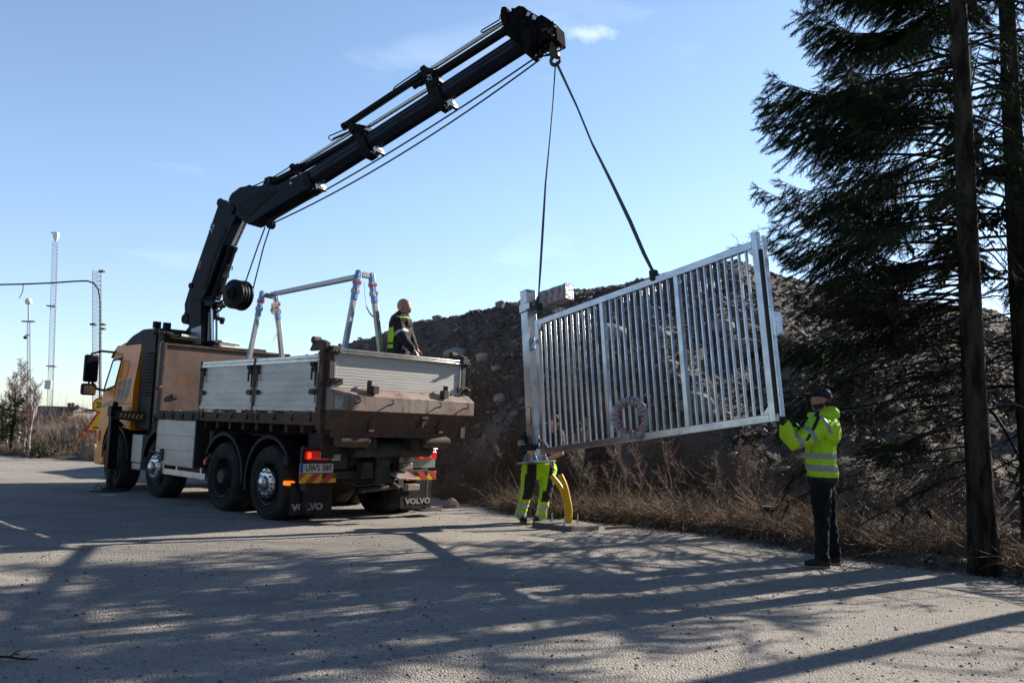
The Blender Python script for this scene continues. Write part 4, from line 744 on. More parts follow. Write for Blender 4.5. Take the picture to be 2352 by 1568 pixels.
for q in ((1290, 700), (1350, 760), (1400, 700), (1420, 820), (1240, 720), (1440, 640)): c = bpt(D7, *q, .16); g.cyl(c, c+_ln*.06, .022, 8)
bpoly(g, D7, [(1280, 690), (1390, 700), (1400, 780), (1330, 770)], .1, .2); tb(g, 'tip_fitting', 'dark_steel', .004, boom)
g = MB(); bpoly(g, D7, [(1300, 450), (1310, 425), (1332, 430), (1332, 485)], -.02, .02); tb(g, 'tip_stop', 'dark_steel', .004, boom)
g = MB()
for x, y, r in ((1205, 945, .05), (1098, 1030, .045), (1015, 1105, .045), (1435, 975, .042)): g.torus(bpt(D7, x, y, .02), _ln, r, .014, 16, 6)
g.tube([bpt(D7, 950, 1140), bpt(D7, 1050, 1120), bpt(D7, 1110, 1070), bpt(D7, 1160, 1030), bpt(D7, 1260, 1010)], .014, 6); g.tube([bpt(D7, 970, 1150), bpt(D7, 1110, 1115), bpt(D7, 1220, 1100), bpt(D7, 1290, 1085)], .014, 6); g.tube([bpt(D7, 1150, 1060), bpt(D7, 1190, 1085), bpt(D7, 1260, 1075)], .012, 6); tb(g, 'tip_shackle', 'black_paint', 0, boom)
# suspension block and hook
hk = bpt(D7, 1355, 1180); g = MB(); bpoly(g, D7, [(1280, 860), (1370, 880), (1410, 1000), (1430, 1130), (1380, 1170), (1310, 1150), (1240, 1130), (1270, 1010), (1260, 930)], -.05, .05); g.cyl(bpt(D7, 1330, 900, -.08), bpt(D7, 1330, 900, .08), .04, 12); hb_ = tb(g, 'hook_block', 'dark_steel', .01, boom)
g = MB(); c = bpt(D7, 1355, 1185); pts = [c+_lb*(.075*math.cos(a))+ZU*(.075*math.sin(a)-.01) for a in np.linspace(1.9, 1.9+4.6, 18)]; g.tube(pts, [.03]*9+[.032, .032, .03, .028, .026, .024, .02, .016, .012], 8); g.cyl(bpt(D7, 1440, 1120), bpt(D7, 1455, 1240), .012, 6); tb(g, 'hook', 'dark_steel', 0, hb_)
# hose pair along the boom, over the pulley to the reel
def sag(a, b, s, n=18): a, b = V(a), V(b); return [a+(b-a)*t-ZU*s*4*t*(1-t) for t in np.linspace(0, 1, n)]
pul = bpt(D3, 738, 455); g = MB()
for o in (-.03, .035): g.torus(pul+_ln*o, _ln, .062, .022, 20, 8); g.cyl(pul+_ln*(o-.015), pul+_ln*(o+.015), .055, 16)
g.box(pul+ZU*.06-_lb*.06, (.1, .05, .12)); g.box(pul, (.03, .16, .03), (_lb, _ln, ZU)); tb(g, 'hose_pulley', 'black_paint', .004, boom)
g = MB(); g.tube(sag(bpt(D3, 735, 425, .04), bpt(D4, 1965, 366, .04), .10), .0135, 6); g.tube(sag(bpt(D3, 742, 436, -.04), bpt(D4, 1968, 372, -.04), .17), .0135, 6)
g.tube([bpt(D3, 700, 480, .04), bpt(D3, 640, 640, .04), bpt(D3, 525, 950, .02)], .0135, 6); g.tube([bpt(D3, 712, 482, -.04), bpt(D3, 660, 640, -.04), bpt(D3, 542, 992, -.12)], .0135, 6); tb(g, 'tool_hose', 'rubber', 0, boom)
rc = bpt(D3, 462, 1052); g = MB(); prof = [(0, .12), (.06, .14), (.09, .12), (.24, .10), (.275, .09), (.275, .06), (.25, .05), (.25, .03), (.275, .02), (.275, -.01), (.25, -.02), (.25, -.04), (.275, -.05), (.275, -.08), (.25, -.09), (.25, -.12), (.285, -.13), (.285, -.16), (.1, -.16), (0, -.16)]
g.lathe(prof, rc+_ln*.05, nrm(_ln), 40); rl = tb(g, 'hose_reel', 'black_paint', 0, arm)
g = MB(); g.cyl(bpt(D3, 300, 1035, .0), rc+_ln*.1, .03, 10); g.torus(rc+_ln*.2, _ln, .09, .018, 20, 6); g.tube([bpt(D3, 305, 1115), bpt(D3, 340, 1090), rc-_lb*.1+_ln*.1], .014, 6); tb(g, 'reel_bracket', 'black_paint', 0, rl)
# ================================================================ swing gate with its hinge post, hanging in the slings
gth = R_(7.35); GX = ge*math.cos(gth)+ZU*math.sin(gth); GY = -ge*math.sin(gth)+ZU*math.cos(gth)
def gq(x, y, off=0.): P = onpl(x, y, GL+gn*off, gn)-GL; return P@GX, P@GY
GW = gq(1790, 965)[0]-.02; GH = gq(1228, 740)[1]+.01
gate = thing('swing_gate', None, 'galvanised steel swing gate of vertical bars hanging tilted from the crane slings', 'gate', M=mtx(GL, GX, -gn, GY))
def gb(mb, name, m, bevel=.004, parent=gate, **k): return mb.build(name, m, parent, bevel=bevel, **k)
rw = .085; dp = .06
g = MB(); g.bx(0, rw, -dp/2, dp/2, -.02, GH+.01); g.bx(GW-rw, GW, -dp/2, dp/2, -.02, GH+.09)
g.bx(rw, GW-rw, -dp/2, dp/2, -.02, rw-.02); g.bx(rw, GW-rw, -dp/2, dp/2, GH-rw, GH)
for x, sx in ((rw, 1), (GW-rw, -1)):
    for z, sz in ((rw-.02, 1), (GH-rw, -1)): g.prism([(x, z), (x+sx*.09, z), (x, z+sz*.09)], (0, 0, 0), (1, 0, 0), (0, 0, 1), (0, 1, 0), -.022, .022)
fr_ = gb(g, 'gate_frame', 'galv')
m1, m2_ = gq(1383, 690)[0], gq(1553, 620)[0]
secs = [(rw, m1-.035), (m1+.035, m2_-.035), (m2_+.035, GW-rw)]
for x in (m1, m2_): g = MB(); g.bx(x-.035, x+.035, -dp/2, dp/2, rw-.02, GH-rw); gb(g, 'gate_mullion', 'galv')
for a, b in secs:
    for k in range(10):
        x = a+(b-a)*(k+1)/11; g = MB(); g.bx(x-.0115, x+.0115, -.016, .016, rw-.021, GH-rw+.001); gb(g, 'gate_bar', 'galv', .003)
g = MB(); g.bx(GW, GW+.048, -.034, .03, .06, GH-.12); gb(g, 'rubber_edge', 'rubber', .01)
g = MB(); g.bx(GW+.048, GW+.075, -.022, .035, .02, GH+.02)
for z in (.25, .7, 1.2, 1.65): g.cyl((GW+.061, -.022, z), (GW+.061, -.03, z), .01, 8)
gb(g, 'closing_profile', 'galv', .003)
g = MB(); zz = gq(1785, 745)[1]; g.bx(GW+.075, GW+.19, -.02, .0, zz-.12, zz+.12); g.bx(GW+.17, GW+.19, -.11, -.02, zz-.12, zz+.12); g.cyl((GW+.13, -.025, zz), (GW+.13, -.02, zz), .016, 10); gb(g, 'latch_plate', 'galv', .004)
for z in (GH-.32, .18):
    g = MB(); g.bx(-.16, 0, -.02, .02, z-.03, z+.03); g.cyl((-.1, 0, z-.09), (-.1, 0, z+.09), .032, 14); g.bx(-.22, -.13, -.05, .05, z-.012, z+.012)
    g.bx(-.22, -.13, -.05, .05, z+.05, z+.07); g.bx(-.22, -.13, -.05, .05, z-.07, z-.05); g.cyl((-.18, 0, z-.1), (-.18, 0, z+.1), .015, 8); g.cyl((rw*.6, -dp/2-.03, z), (rw*.6, -dp/2, z), .022, 10); gb(g, 'hinge', 'galv', .004)
g = MB(); g.bx(-.03, .09, -.05, -.03, .05, .1); gb(g, 'hinge_tab', 'alu_rail', .003)
# post: square tube turned a little against the gate
pa = np.array(gq(1213, 668)); pb_ = np.array(gq(1232, 1058)); ps = .172
PX = float(pa[0]+pb_[0])/2-.04; pz0, pz1 = float(pb_[1])-.02, float(pa[1])
ca, sa = 1., 0.; tl_ = math.atan2(pb_[0]-pa[0], pa[1]-pb_[1]); pzv = V(-math.sin(tl_), 0, math.cos(tl_)); pxv = nrm(V(ca, sa, 0)-pzv*(V(ca, sa, 0)@pzv)); pyv = np.cross(pzv, pxv); pO = V(PX, .02, (pz0+pz1)/2); hh = (pz1-pz0)/2
g = MB(); g.box(pO, (ps, ps, 2*hh), (pxv, pyv, pzv)); g.box(pO+pzv*(hh+.004), (ps+.012, ps+.012, .008), (pxv, pyv, pzv)); post = gb(g, 'gate_post', 'galv', .012)
g = MB(); g.box(pO-pzv*(hh+.0), (.42, .42, .022), (pxv, pyv, pzv))
for d_ in (-1, 1):
    for e_ in (-.09, .09):
        for A_, B_ in ((pxv, pyv), (pyv, pxv)): g.prism([(0, .011), (.09, .011), (0, .15)], pO-pzv*hh+A_*d_*(ps/2)+B_*e_, A_*d_, pzv, B_, -.005, .005)
gb(g, 'base_plate', 'galv', .002, post)
g = MB(); g.box(pO-pyv*(ps/2+.004)+pxv*.0-pzv*.62, (.10, .008, .26), (pxv, pyv, pzv)); gb(g, 'inspection_hatch', 'galv', .004, post)
g = MB(); g.box(pO-pyv*(ps/2+.0045)-pzv*.62, (.108, .005, .27), (pxv, pyv, pzv)); gb(g, 'hatch_gap', 'dark_steel', 0, post)
g = MB(); g.box(pO+pzv*(hh-.27)+pxv*.1-pyv*.03, (.16, .17, .1), (pxv, pyv, pzv)); g.box(pO+pzv*(hh-.25)+pxv*.24-pyv*.02, (.22, .04, .035), (pxv, pyv, pzv)); g.box(pO+pzv*(hh-.27)-pyv*.02-pxv*(.0), (ps+.012, ps+.012, .13), (pxv, pyv, pzv)); gb(g, 'top_bracket', 'galv', .006, post)
g = MB(); g.tube([pO+pzv*(hh-.78)+pxv*.12-pyv*.06, pO+pzv*(hh-.80)+pxv*.13-pyv*.10, pO+pzv*(hh-.86)+pxv*.16-pyv*.12, pO+pzv*(hh-.85)+pxv*.19-pyv*.1, pO+pzv*(hh-.80)+pxv*.19-pyv*.08], .008, 6); gb(g, 'cable_end', 'rubber', 0, post)
g = MB(); g.box(pO-pzv*(hh-.52)-pxv*(ps/2+.035), (.08, .06, .09), (pxv, pyv, pzv)); gb(g, 'sensor_box', 'rubber', .008, post)
# wrapped coil hanging on the bars and the wrapped packet behind the top rail
cx, cz = gq(1466, 960); cO = GL+GX*cx+GY*cz+gn*.13; CX, CZ = nrm(V(.97, -.22, .03)), nrm(V(-.08, 0, 1)); CN = nrm(np.cross(CX, CZ)); CN = -CN if CN[1] > 0 else CN
coil = MB(); RR = .19; rings = []
for i in range(48):
    a = 2*math.pi*i/48; r = .052+.006*math.sin(i*2.6)+.005*math.sin(i*5.1+1); c = cO+CX*RR*math.cos(a)*.98+CZ*RR*math.sin(a)*1.12; x = nrm(CX*math.cos(a)+CZ*math.sin(a))
    rings.append([c+r*(x*math.cos(t)+CN*math.sin(t)) for t in [2*math.pi*k/12 for k in range(12)]])
rings.append(rings[0]); coil.loft(rings, False)
co_ = coil.build('cable_coil', 'wrap_white', label='coil wrapped in white film and red tape hanging on the lower gate bars', cat='cable coil'); t_ = MB()
for i in range(22):
    a = 2*math.pi*i/22+.1; c = cO+CX*RR*math.cos(a)*.98+CZ*RR*math.sin(a)*1.12; x = nrm(CX*math.cos(a)+CZ*math.sin(a)); tg_ = np.cross(x, CN)
    w_ = .0045 if i % 3 else .012; n0, n1 = (0, 20) if i % 3 else (6, 12); rr_ = .059; t_.loft([[c+s_*tg_*w_+rr_*(x*math.cos(u)+CN*math.sin(u)) for u in [2*math.pi*k/20 for k in range(n0, n1)]] for s_ in (-1, 1)], False, close=(i % 3 != 0))
t_.build('red_tape', 'tape_red', co_)
pk = onpl(1275, 681, GL-gn*.28, gn); pz_ = nrm(GY); pm = thing('wrapped_package', None, 'packet wrapped in silver film and red tape behind the left end of the gate', 'package', M=mtx(pk, nrm(GX*.93-gn*.36), nrm(-gn*.93-GX*.36), ZU))
g = MB(); rg = []
for x in np.linspace(-.24, .26, 7): q = .125+.006*math.sin(x*30); rg.append([V(x, a*q, b*q*.95+x*.16) for a, b in ((-.8, -1), (.8, -1), (1, -.8), (1, .8), (.8, 1), (-.8, 1), (-1, .8), (-1, -.8))])
g.loft(rg); g.build('wrapped_body', 'wrap_white', pm, bevel=.015)
g = MB()
for x in (-.2, -.08, .03, .15, .24):
    for sgn in (-1, 1): q = .131; g.loft([[V(x+sgn*.02*b+dx, a*q, b*q*.95+(x+dx)*.16) for a, b in ((-.8, -1), (.8, -1), (1, -.8), (1, .8), (.8, 1), (-.8, 1), (-1, .8), (-1, -.8))] for dx in (-.0025, .0025)], False)
for k in range(9): g.box((-.22+.055*k, -.133 if k % 2 else -.131, (-.22+.055*k)*.16+(.03 if k % 2 else -.05)), (.022, .003, .02))
g.build('red_tape', 'tape_red', pm)
# arm of the gate opener lying between the packet and the top rail
g = MB(); g.bar(gate.matrix_world.inverted() @ Vector(onpl(1248, 700, GL-gn*.2, gn)), gate.matrix_world.inverted() @ Vector(onpl(1292, 712, GL-gn*.2, gn)), .05, .05); gb(g, 'opener_arm', 'galv', .004)
# ================================================================ lifting slings
def sling(name, pts, label, w=.076):
    g = MB(); rings = []; n = len(pts); side = nrm(ge*.9+gn*.45)
    for i, p in enumerate(pts):
        d = nrm(V(pts[min(i+1, n-1)])-V(pts[max(i-1, 0)])); x = nrm(side-d*(side@d)); y = np.cross(d, x); tw = .2*math.sin(i*1.1); x, y = x*math.cos(tw)+y*math.sin(tw), y*math.cos(tw)-x*math.sin(tw)
        rings.append([V(p)+x*w*.5*a+y*.011*b for a, b in ((-1, -.6), (0, -1), (1, -.6), (1, .6), (0, 1), (-1, .6))])
    g.loft(rings); o = g.build(name, 'strap', None, bevel=0, label=label, cat='lifting sling', group='slings between crane hook and gate')
    k = MB(); e = V(pts[-1]); ups = GY
    k.box(e-ups*.03, (.085, .10, .13), (GX, gn, GY)); k.box(e-ups*.07+GX*.01, (.07, .12, .09), (GX, gn, GY)); k.build('choke_loop', 'strap', o, bevel=.02); return o
h0 = V(TM @ Vector(hk))-ZU*.07
def gp(x, y, off=0.): return onpl(x, y, GL+gn*off, gn)
sling('lifting_sling', [h0, gp(1270, 240), gp(1262, 330), gp(1253, 420), gp(1247, 520), gp(1241, 620), gp(1236, 695)], 'dark green sling running nearly straight down to the post end of the gate')
sling('lifting_sling', [h0+ge*.03, gp(1325, 245), gp(1360, 330), gp(1405, 420), gp(1448, 510), gp(1478, 580), gp(1501, 626)], 'dark green sling slanting right from the hook to the middle of the gate')
g = MB()
# ================================================================ steel trestle standing in the cargo bed
def D8(x, y): return ((900+x/3.733)*.60494, (980+y/3.733)*.60494)
fr = thing('steel_trestle', None, 'grey square tube trestle with blue padded tops standing in the truck cargo bed', 'trestle', M=TM)
T1, T2 = 2.6, -.54
def tt(fn, x, y, t): q = ttail(*fn(x, y), t); return V(q[0], t, q[2])
def pad(p, q, a, b, w, parent):
    d = nrm(q-p); P, Q = p+d*a, p+d*b; m = MB(); m.bar(P, Q, w, w, (0, 1, 0)); o = m.build('foam_pad', 'blue_foam', parent, bevel=.02); L_ = b-a
    m = MB()
    for k, c in enumerate((.38, .68)): m.mi = k % 2; m.bar(P+d*L_*c, P+d*(L_*c+.035), w+.008, w+.008, (0, 1, 0)); m.mi = 1; m.bar(P+d*(L_*c-.03), P+d*(L_*c-.002), w+.006, w+.006, (0, 1, 0))
    m.build('tape_band', ['tape_red', 'wrap_white'], o); m = MB(); x, y, _ = basis(d, (0, 1, 0)); m.bar(P-y*(w/2+.001)+x*.02, Q-y*(w/2+.001)+x*.02, .012, .004, (0, 1, 0)); m.build('white_strip', 'wrap_white', o)
for t, lt, lb, rt, rb in ((T1, (362, 482), (165, 1440), (552, 522), (635, 1400)), (T2, (1728, 190), (1525, 1270), (1903, 225), (2035, 1325))):
    for a, b in ((lt, lb), (rt, rb)):
        p, q = tt(D8, *a, t), tt(D8, *b, t); d = nrm(q-p); q2 = p+d*((p[2]-1.505)/-d[2]); m = MB(); m.bar(p, q2, .072, .072, (0, 1, 0)); lg = m.build('trestle_leg', 'aluminium', fr, bevel=.006)
        pad(p, q, -.02, .45, .088, lg)
    p, q = tt(D8, lt[0]+30, lt[1]+40, t), tt(D8, rt[0]-5, rt[1]+30, t); m = MB(); m.bar(p, q, .08, .08, (0, 1, 0)); m.build('head_beam', 'aluminium', fr, bevel=.006)
a, b = tt(D8, 500, 512, T1), tt(D8, 1690, 268, T2); m = MB(); m.bar(a, b, .085, .07); m.build('cross_beam', 'aluminium', fr, bevel=.006)
p = tt(D8, 520, 500, T1)+V(0, -.07, 0); m = MB(); rr = random.Random(3)
for k in range(9): m.torus(p+V(.02*rr.uniform(-1, 1), 0, -.22-.012*k), (rr.uniform(-.4, .4), 1, rr.uniform(-.4, .4)), .05+.02*rr.random(), .006, 14, 5)
m.tube([p+V(-.02, 0, .06), p+V(-.05, -.03, -.1), p+V(-.03, -.03, -.35), p+V(.03, -.02, -.55), p+V(.07, -.02, -.7), p+V(0, -.02, -.86)], .006, 5); m.build('rope', 'cord', fr)
p = tt(D8, 1760, 330, T2); m = MB(); m.tube([p+V(0, -.07, 0), p+V(.02, -.08, -.2), p+V(.06, -.08, -.38)], .004, 4); m.tube([p+V(.06, -.08, -.38), p+V(.12, -.08, -.46), p+V(.19, -.08, -.52)], .012, 5); m.build('loose_tape', 'wrap_white', fr)
# ================================================================ gate foundation
A_, B_, C_ = gnd(1221, 1209), gnd(1312, 1221), gnd(1377, 1216); D_ = A_+(C_-B_)*1.15; C2 = B_+(C_-B_)*1.0
base = [A_[:2], B_[:2], C_[:2], (A_+(C_-B_)*1.0+V(.1, .25, 0))[:2]]
m = MB(); m.prism([tuple(q) for q in base], (0, 0, 0), (1, 0, 0), (0, 1, 0), (0, 0, 1), -.05, .07); fd = m.build('gate_foundation', 'concrete', None, bevel=.012, label='low square concrete foundation block with anchor bolts on the ground below the gate post', cat='foundation')
for q in ((1268, 1197), (1297, 1206), (1327, 1200), (1301, 1193)):
    b0 = gnd(*q, .07); m = MB(); m.cyl(b0-V(0, 0, .03), b0+V(0, 0, .13), .011, 8); m.cyl(b0, b0+V(0, 0, .02), .022, 6); m.build('anchor_bolt', 'galv', fd)
def pipe(pts, lab):
    Yp = gnd(1305, 1200, .07)[1]; P = [atY(x, y, Yp+o) for x, y, o in pts]; P[0][2] = .06; m = MB(); 
    def cr(P, n=5):
        o = []; Q = [P[0]]+P+[P[-1]]
        for i in range(1, len(Q)-2):
            for k in range(n): t = k/n; o.append(.5*((2*Q[i])+(-Q[i-1]+Q[i+1])*t+(2*Q[i-1]-5*Q[i]+4*Q[i+1]-Q[i+2])*t*t+(-Q[i-1]+3*Q[i]-3*Q[i+1]+Q[i+2])*t**3))
        return o+[P[-1]]
    c = cr(P); m.tube(c, .037, 14, cap=False); m.tube(c, .031, 14, cap=False); m.build('conduit', 'conduit', None, label=lab, cat='conduit', group='yellow conduits rising from the foundation')
pipe([(1303, 1202, 0), (1302, 1165, 0), (1296, 1137, .02), (1284, 1113, .03), (1266, 1091, .03)], 'yellow plastic conduit bending furthest left above the concrete foundation')
pipe([(1308, 1202, .03), (1309, 1170, -.05), (1305, 1145, -.05), (1298, 1115, -.04), (1287, 1090, -.04)], 'yellow plastic conduit standing more upright to the right above the concrete foundation')
m = MB(); q = gnd(1390, 1212, .01); m.bar(q, gnd(1450, 1208, .02), .03, .03); m.build('timber_offcut', 'wood', None, label='thin pale timber offcut lying right of the concrete foundation', cat='timber')
# ================================================================ people
def capsule(pts, rad, ax=None, n=16, flat=1.):
    m = MB(); pts = [V(p) for p in pts]; d0 = nrm(pts[0]-pts[1]); d1 = nrm(pts[-1]-pts[-2]); P = [pts[0]+d0*rad[0]*.85*math.sin(a) for a in (1.4, .9, .45)]; R = [rad[0]*math.cos(a) for a in (1.4, .9, .45)]
    P += pts; R += list(rad); P += [pts[-1]+d1*rad[-1]*.85*math.sin(a) for a in (.45, .9, 1.4)]; R += [rad[-1]*math.cos(a) for a in (.45, .9, 1.4)]
    if ax is None: m.tube(P, R, n); return m
    rings = []; ax = nrm(ax)
    for i, p in enumerate(P):
        d = nrm(P[min(i+1, len(P)-1)]-P[max(0, i-1)]); x = nrm(ax-d*(ax@d)); y = np.cross(d, x); rings.append([p+R[i]*(x*math.cos(t)+y*flat*math.sin(t)) for t in [2*math.pi*k/n for k in range(n)]])
    m.loft(rings); return m
def ell(c, r, ax=None): m = MB(); m.ball(c, r, 16, ax); return m
def fuse(name, parts, voxel, mats, parent, colour=None, amp=0., fs=9., st=(1, 1, 1), it=3, cut=None, **k):
    a = MB()
    for p in parts: a.add(p.v, p.f)
    me = bpy.data.meshes.new(name); me.from_pydata(a.v, [], a.f); me.update(); o = bpy.data.objects.new(name, me); COL.objects.link(o)
    import bmesh
    b = bmesh.new(); b.from_mesh(me); bmesh.ops.recalc_face_normals(b, faces=b.faces); b.to_mesh(me); b.free()
    r = o.modifiers.new('r', 'REMESH'); r.mode = 'VOXEL'; r.voxel_size = voxel; s = o.modifiers.new('s', 'SMOOTH'); s.factor = .5; s.iterations = it
    me2 = bpy.data.meshes.new_from_object(o.evaluated_get(bpy.context.evaluated_depsgraph_get())); bpy.data.objects.remove(o); me2.name = name; me2.materials.clear()
    for q in mats: me2.materials.append(MATS[q])
    if amp:
        nv = [v.normal.copy() for v in me2.vertices]
        for v, nn in zip(me2.vertices, nv):
            c = Vector((v.co.x*st[0], v.co.y*st[1], v.co.z*st[2])); w = 1-abs(noise.noise(c*fs+Vector((3, 1, 7))))*2.2; v.co += nn*amp*(w*.8+.7*noise.noise(c*fs*2.1))
    me2.update()
    if colour:
        for p in me2.polygons: p.material_index = colour(*p.center)
    if cut:
        b = bmesh.new(); b.from_mesh(me2); bmesh.ops.bisect_plane(b, geom=b.verts[:]+b.edges[:]+b.faces[:], plane_co=cut[0], plane_no=cut[1], clear_outer=True); b.to_mesh(me2); b.free()
    me2.polygons.foreach_set('use_smooth', [True]*len(me2.polygons)); o = bpy.data.objects.new(name, me2); COL.objects.link(o)
    if parent is not None: o.parent = parent
    return tag(o, **k)
def head_parts(c, fwd, up, s=1.):
    f, u = nrm(fwd), nrm(up); l = np.cross(u, f); A = (l, f, u); c = V(c)
    return [ell(c+u*.035*s-f*.012*s, (.077*s, .098*s, .098*s), A), ell(c-u*.045*s+f*.022*s, (.060*s, .073*s, .085*s), A), ell(c+f*.093*s-u*.008*s, (.013*s, .022*s, .026*s), A), ell(c+f*.082*s+u*.028*s, (.05*s, .016*s, .012*s), A),
            ell(c+f*.062*s-u*.102*s, (.032*s, .03*s, .024*s), A), ell(c+f*.086*s-u*.058*s, (.024*s, .012*s, .008*s), A), ell(c+f*.083*s-u*.073*s, (.022*s, .012*s, .009*s), A), ell(c+l*.078*s-f*.01*s-u*.01*s, (.012*s, .024*s, .034*s), A), ell(c-l*.078*s-f*.01*s-u*.01*s, (.012*s, .024*s, .034*s), A)]
def face_bits(c, fwd, up, parent, s=1.):
    f, u = nrm(fwd), nrm(up); l = np.cross(u, f)
    for sg in (-1, 1): m = MB(); m.ball(V(c)+f*.079*s+u*.008*s+l*sg*.031*s, .009*s, 10); m.build('eye', 'eye', parent)
    for sg in (-1, 1): m = MB(); m.tube([V(c)+f*.09*s+u*.03*s+l*sg*.014*s, V(c)+f*.089*s+u*.036*s+l*sg*.032*s, V(c)+f*.078*s+u*.03*s+l*sg*.05*s], .0055*s, 6); m.build('eyebrow', 'hair', parent)
    m = MB(); m.tube([V(c)+f*.086*s-u*.065*s+l*.02*s, V(c)+f*.092*s-u*.064*s, V(c)+f*.086*s-u*.065*s-l*.02*s], .005*s, 6); m.build('lips', 'lip', parent)
def hand_parts(wr, d, palm, side, curl=.5, s=1., thumb=1):
    """wr wrist, d direction of the fingers, palm = palm normal, side = towards the thumb"""
    d, n, t = nrm(d), nrm(palm), nrm(side); P = [capsule([V(wr)-d*.02, V(wr)+d*.03*s], [.026*s, .028*s]), ell(V(wr)+d*.055*s, (.042*s, .05*s, .018*s), (t, d, n))]
    for i, (o, L_) in enumerate(((.030, .072), (.011, .08), (-.009, .075), (-.028, .058))):
        p = V(wr)+d*.09*s+t*o*s; a = 0; pts = [p-d*.03*s]; q = p; dd = d+t*o*2.2
        for k, ln in enumerate((.45, .32, .23)): pts.append(q); a += curl*(.55+.12*i); dk = nrm(dd)*math.cos(a)+n*math.sin(a); q = q+nrm(dk)*L_*ln*s
        pts.append(q); P.append(capsule(pts, [.0105*s, .0105*s, .0098*s, .009*s, .008*s], n=8))
    p = V(wr)+d*.025*s+t*.026*s; P.append(capsule([p, p+(t*.8+d*.5+n*.2)*.032*s, p+(t*.8+d*1.3+n*.5)*.034*s+(d*.6+n*.5)*.02*s], [.014*s, .0115*s, .0095*s], n=8)); return P
def shoe(mname, heel, toe, h, parent, up=(0, 0, 1)):
    heel, toe = V(heel), V(toe); d = nrm(toe-heel); u = nrm(V(up)-d*(V(up)@d)); L_ = np.linalg.norm(toe-heel); l = np.cross(u, d)
    P = [capsule([heel+d*.045+u*.05, heel+d*L_*.5+u*.052, heel+d*(L_-.05)+u*.042], [.046, .045, .04], ax=l, flat=1.), ell(heel+d*.06+u*.08, (.045, .055, .06), (l, d, u)), ell(heel+d*L_*.45+u*.07, (.042, .07, .04), (l, d, u))]
    o = fuse('shoe', P, .009, ['glove'], parent); m = MB(); ol = [(0, .0), (.02, .036), (L_*.35, .04), (L_*.62, .05), (L_*.85, .044), (L_*.97, .022), (L_, 0)]; pl = ol+[(a, -b) for a, b in ol[-2:0:-1]]; m.prism(pl, heel, d, l, u, 0, .022); m.build('sole', 'sole', o, bevel=.006); return o
# ---- worker 1: right, holding the free end of the gate (faces left)
def D6(x, y): return ((2850+x/1.96)*.60494, (1400+y/1.96)*.60494)
BY = 9.42
def w1(x, y, Y=BY): return atY(*D6(x, y), Y)
P1 = thing('person', (*gnd(1890, 1297)[:2], 0), 'man in yellow hi-vis jacket and dark cap reaching for the free end of the gate', 'person')
iv = P1.location.copy()
def rel(L_): return [V(p)-V(iv) for p in L_]
def W1(x, y, Y=BY): return w1(x, y, Y)-V(iv)
f1 = V(-1, .12, 0); up1 = V(.05, 0, 1); nl = V(0, -1, 0)
hc = W1(522, 232); sh = W1(520, 425, BY-.17); el = W1(315, 548, BY-.22); wri = W1(258, 402, BY-.26); shR = W1(530, 415, BY+.2); elR = W1(400, 520, BY+.24); wrR = W1(322, 420, BY+.05)
neck = W1(540, 330); chest = W1(520, 470); waist = W1(520, 700); hip = W1(525, 850)
kL = W1(530, 1110, BY-.08); aL = W1(530, 1380, BY-.12); kR = W1(580, 1120, BY+.13); aR = W1(625, 1350, BY+.12); hL = W1(520, 880, BY-.09); hR = W1(545, 880, BY+.1)
body = [*head_parts(hc, f1+V(0, 0, .04), up1), capsule([neck+V(0, 0, -.05), hc+V(.02, 0, -.05)], [.062, .058]), capsule([chest+V(0, 0, .05), waist, hip], [.16, .14, .15], ax=nl, flat=.75), capsule([sh, el, wri], [.05, .042, .028]), capsule([shR, elR, wrR], [.05, .042, .028]), capsule([hL, kL, aL], [.08, .055, .042]), capsule([hR, kR, aR], [.08, .055, .042])]
b1 = fuse('body', body, .009, ['skin'], P1); face_bits(hc, f1+V(0, 0, .04), up1, b1)
m = fuse('beard', [ell(hc+V(-.045, 0, -.07), (.05, .062, .04)), ell(hc+V(-.01, 0, -.06), (.05, .072, .05))], .008, ['hair'], P1, amp=.002, fs=80)
hat = [ell(hc+V(.012, 0, .07), (.108, .088, .07)), ell(hc+V(.03, 0, .04), (.1, .086, .06))]
cap_ = fuse('cap', hat, .008, ['navy_cap'], P1); m = MB(); rings = []
for x, w_, z in ((-.06, .085, .062), (-.12, .08, .066), (-.17, .06, .062), (-.185, .035, .058)): rings.append([hc+V(x, y_*w_, z+.012*(1-y_*y_)+dz) for y_, dz in ((-1, 0), (-.5, 0), (0, 0), (.5, 0), (1, 0), (.5, -.008), (0, -.008), (-.5, -.008))])
m.loft(rings); m.build('cap_peak', 'navy_cap', cap_)
fuse('hair', [ell(hc+V(.05, 0, -.03), (.055, .076, .06))], .008, ['hair'], P1, amp=.003, fs=60)
# jacket: yellow-green with grey bands and black yoke
jac = [capsule([chest+V(.02, 0, .10), chest+V(.01, 0, -.06), waist, W1(535, 790)], [.18, .19, .19, .2], ax=nl, flat=.84), capsule([sh+V(.05, .1, .02), sh, (sh+el)/2+V(.0, -.01, -.03), el, (el+wri)/2+V(-.02, 0, -.02), wri+V(0, 0, -.02)], [.12, .115, .105, .09, .085, .062], n=18), capsule([shR+V(.05, -.1, .0), shR, elR, wrR+V(0, 0, -.03)], [.12, .11, .085, .06]), ell(W1(590, 335), (.10, .14, .095)), capsule([W1(440, 345, BY-.05), W1(520, 345, BY-.1), W1(600, 350, BY-.08)], [.03, .045, .07]), capsule([W1(440, 345, BY+.05), W1(520, 345, BY+.1), W1(600, 350, BY+.08)], [.03, .045, .07]), ell(sh+V(.03, .1, .0), (.15, .2, .12)), ell(chest+V(.06, 0, 0), (.15, .25, .2))]
nJ = W1(520, 800)[2]; bz = [(W1(520, 625)[2], W1(520, 668)[2]), (W1(520, 712)[2], W1(520, 756)[2])]
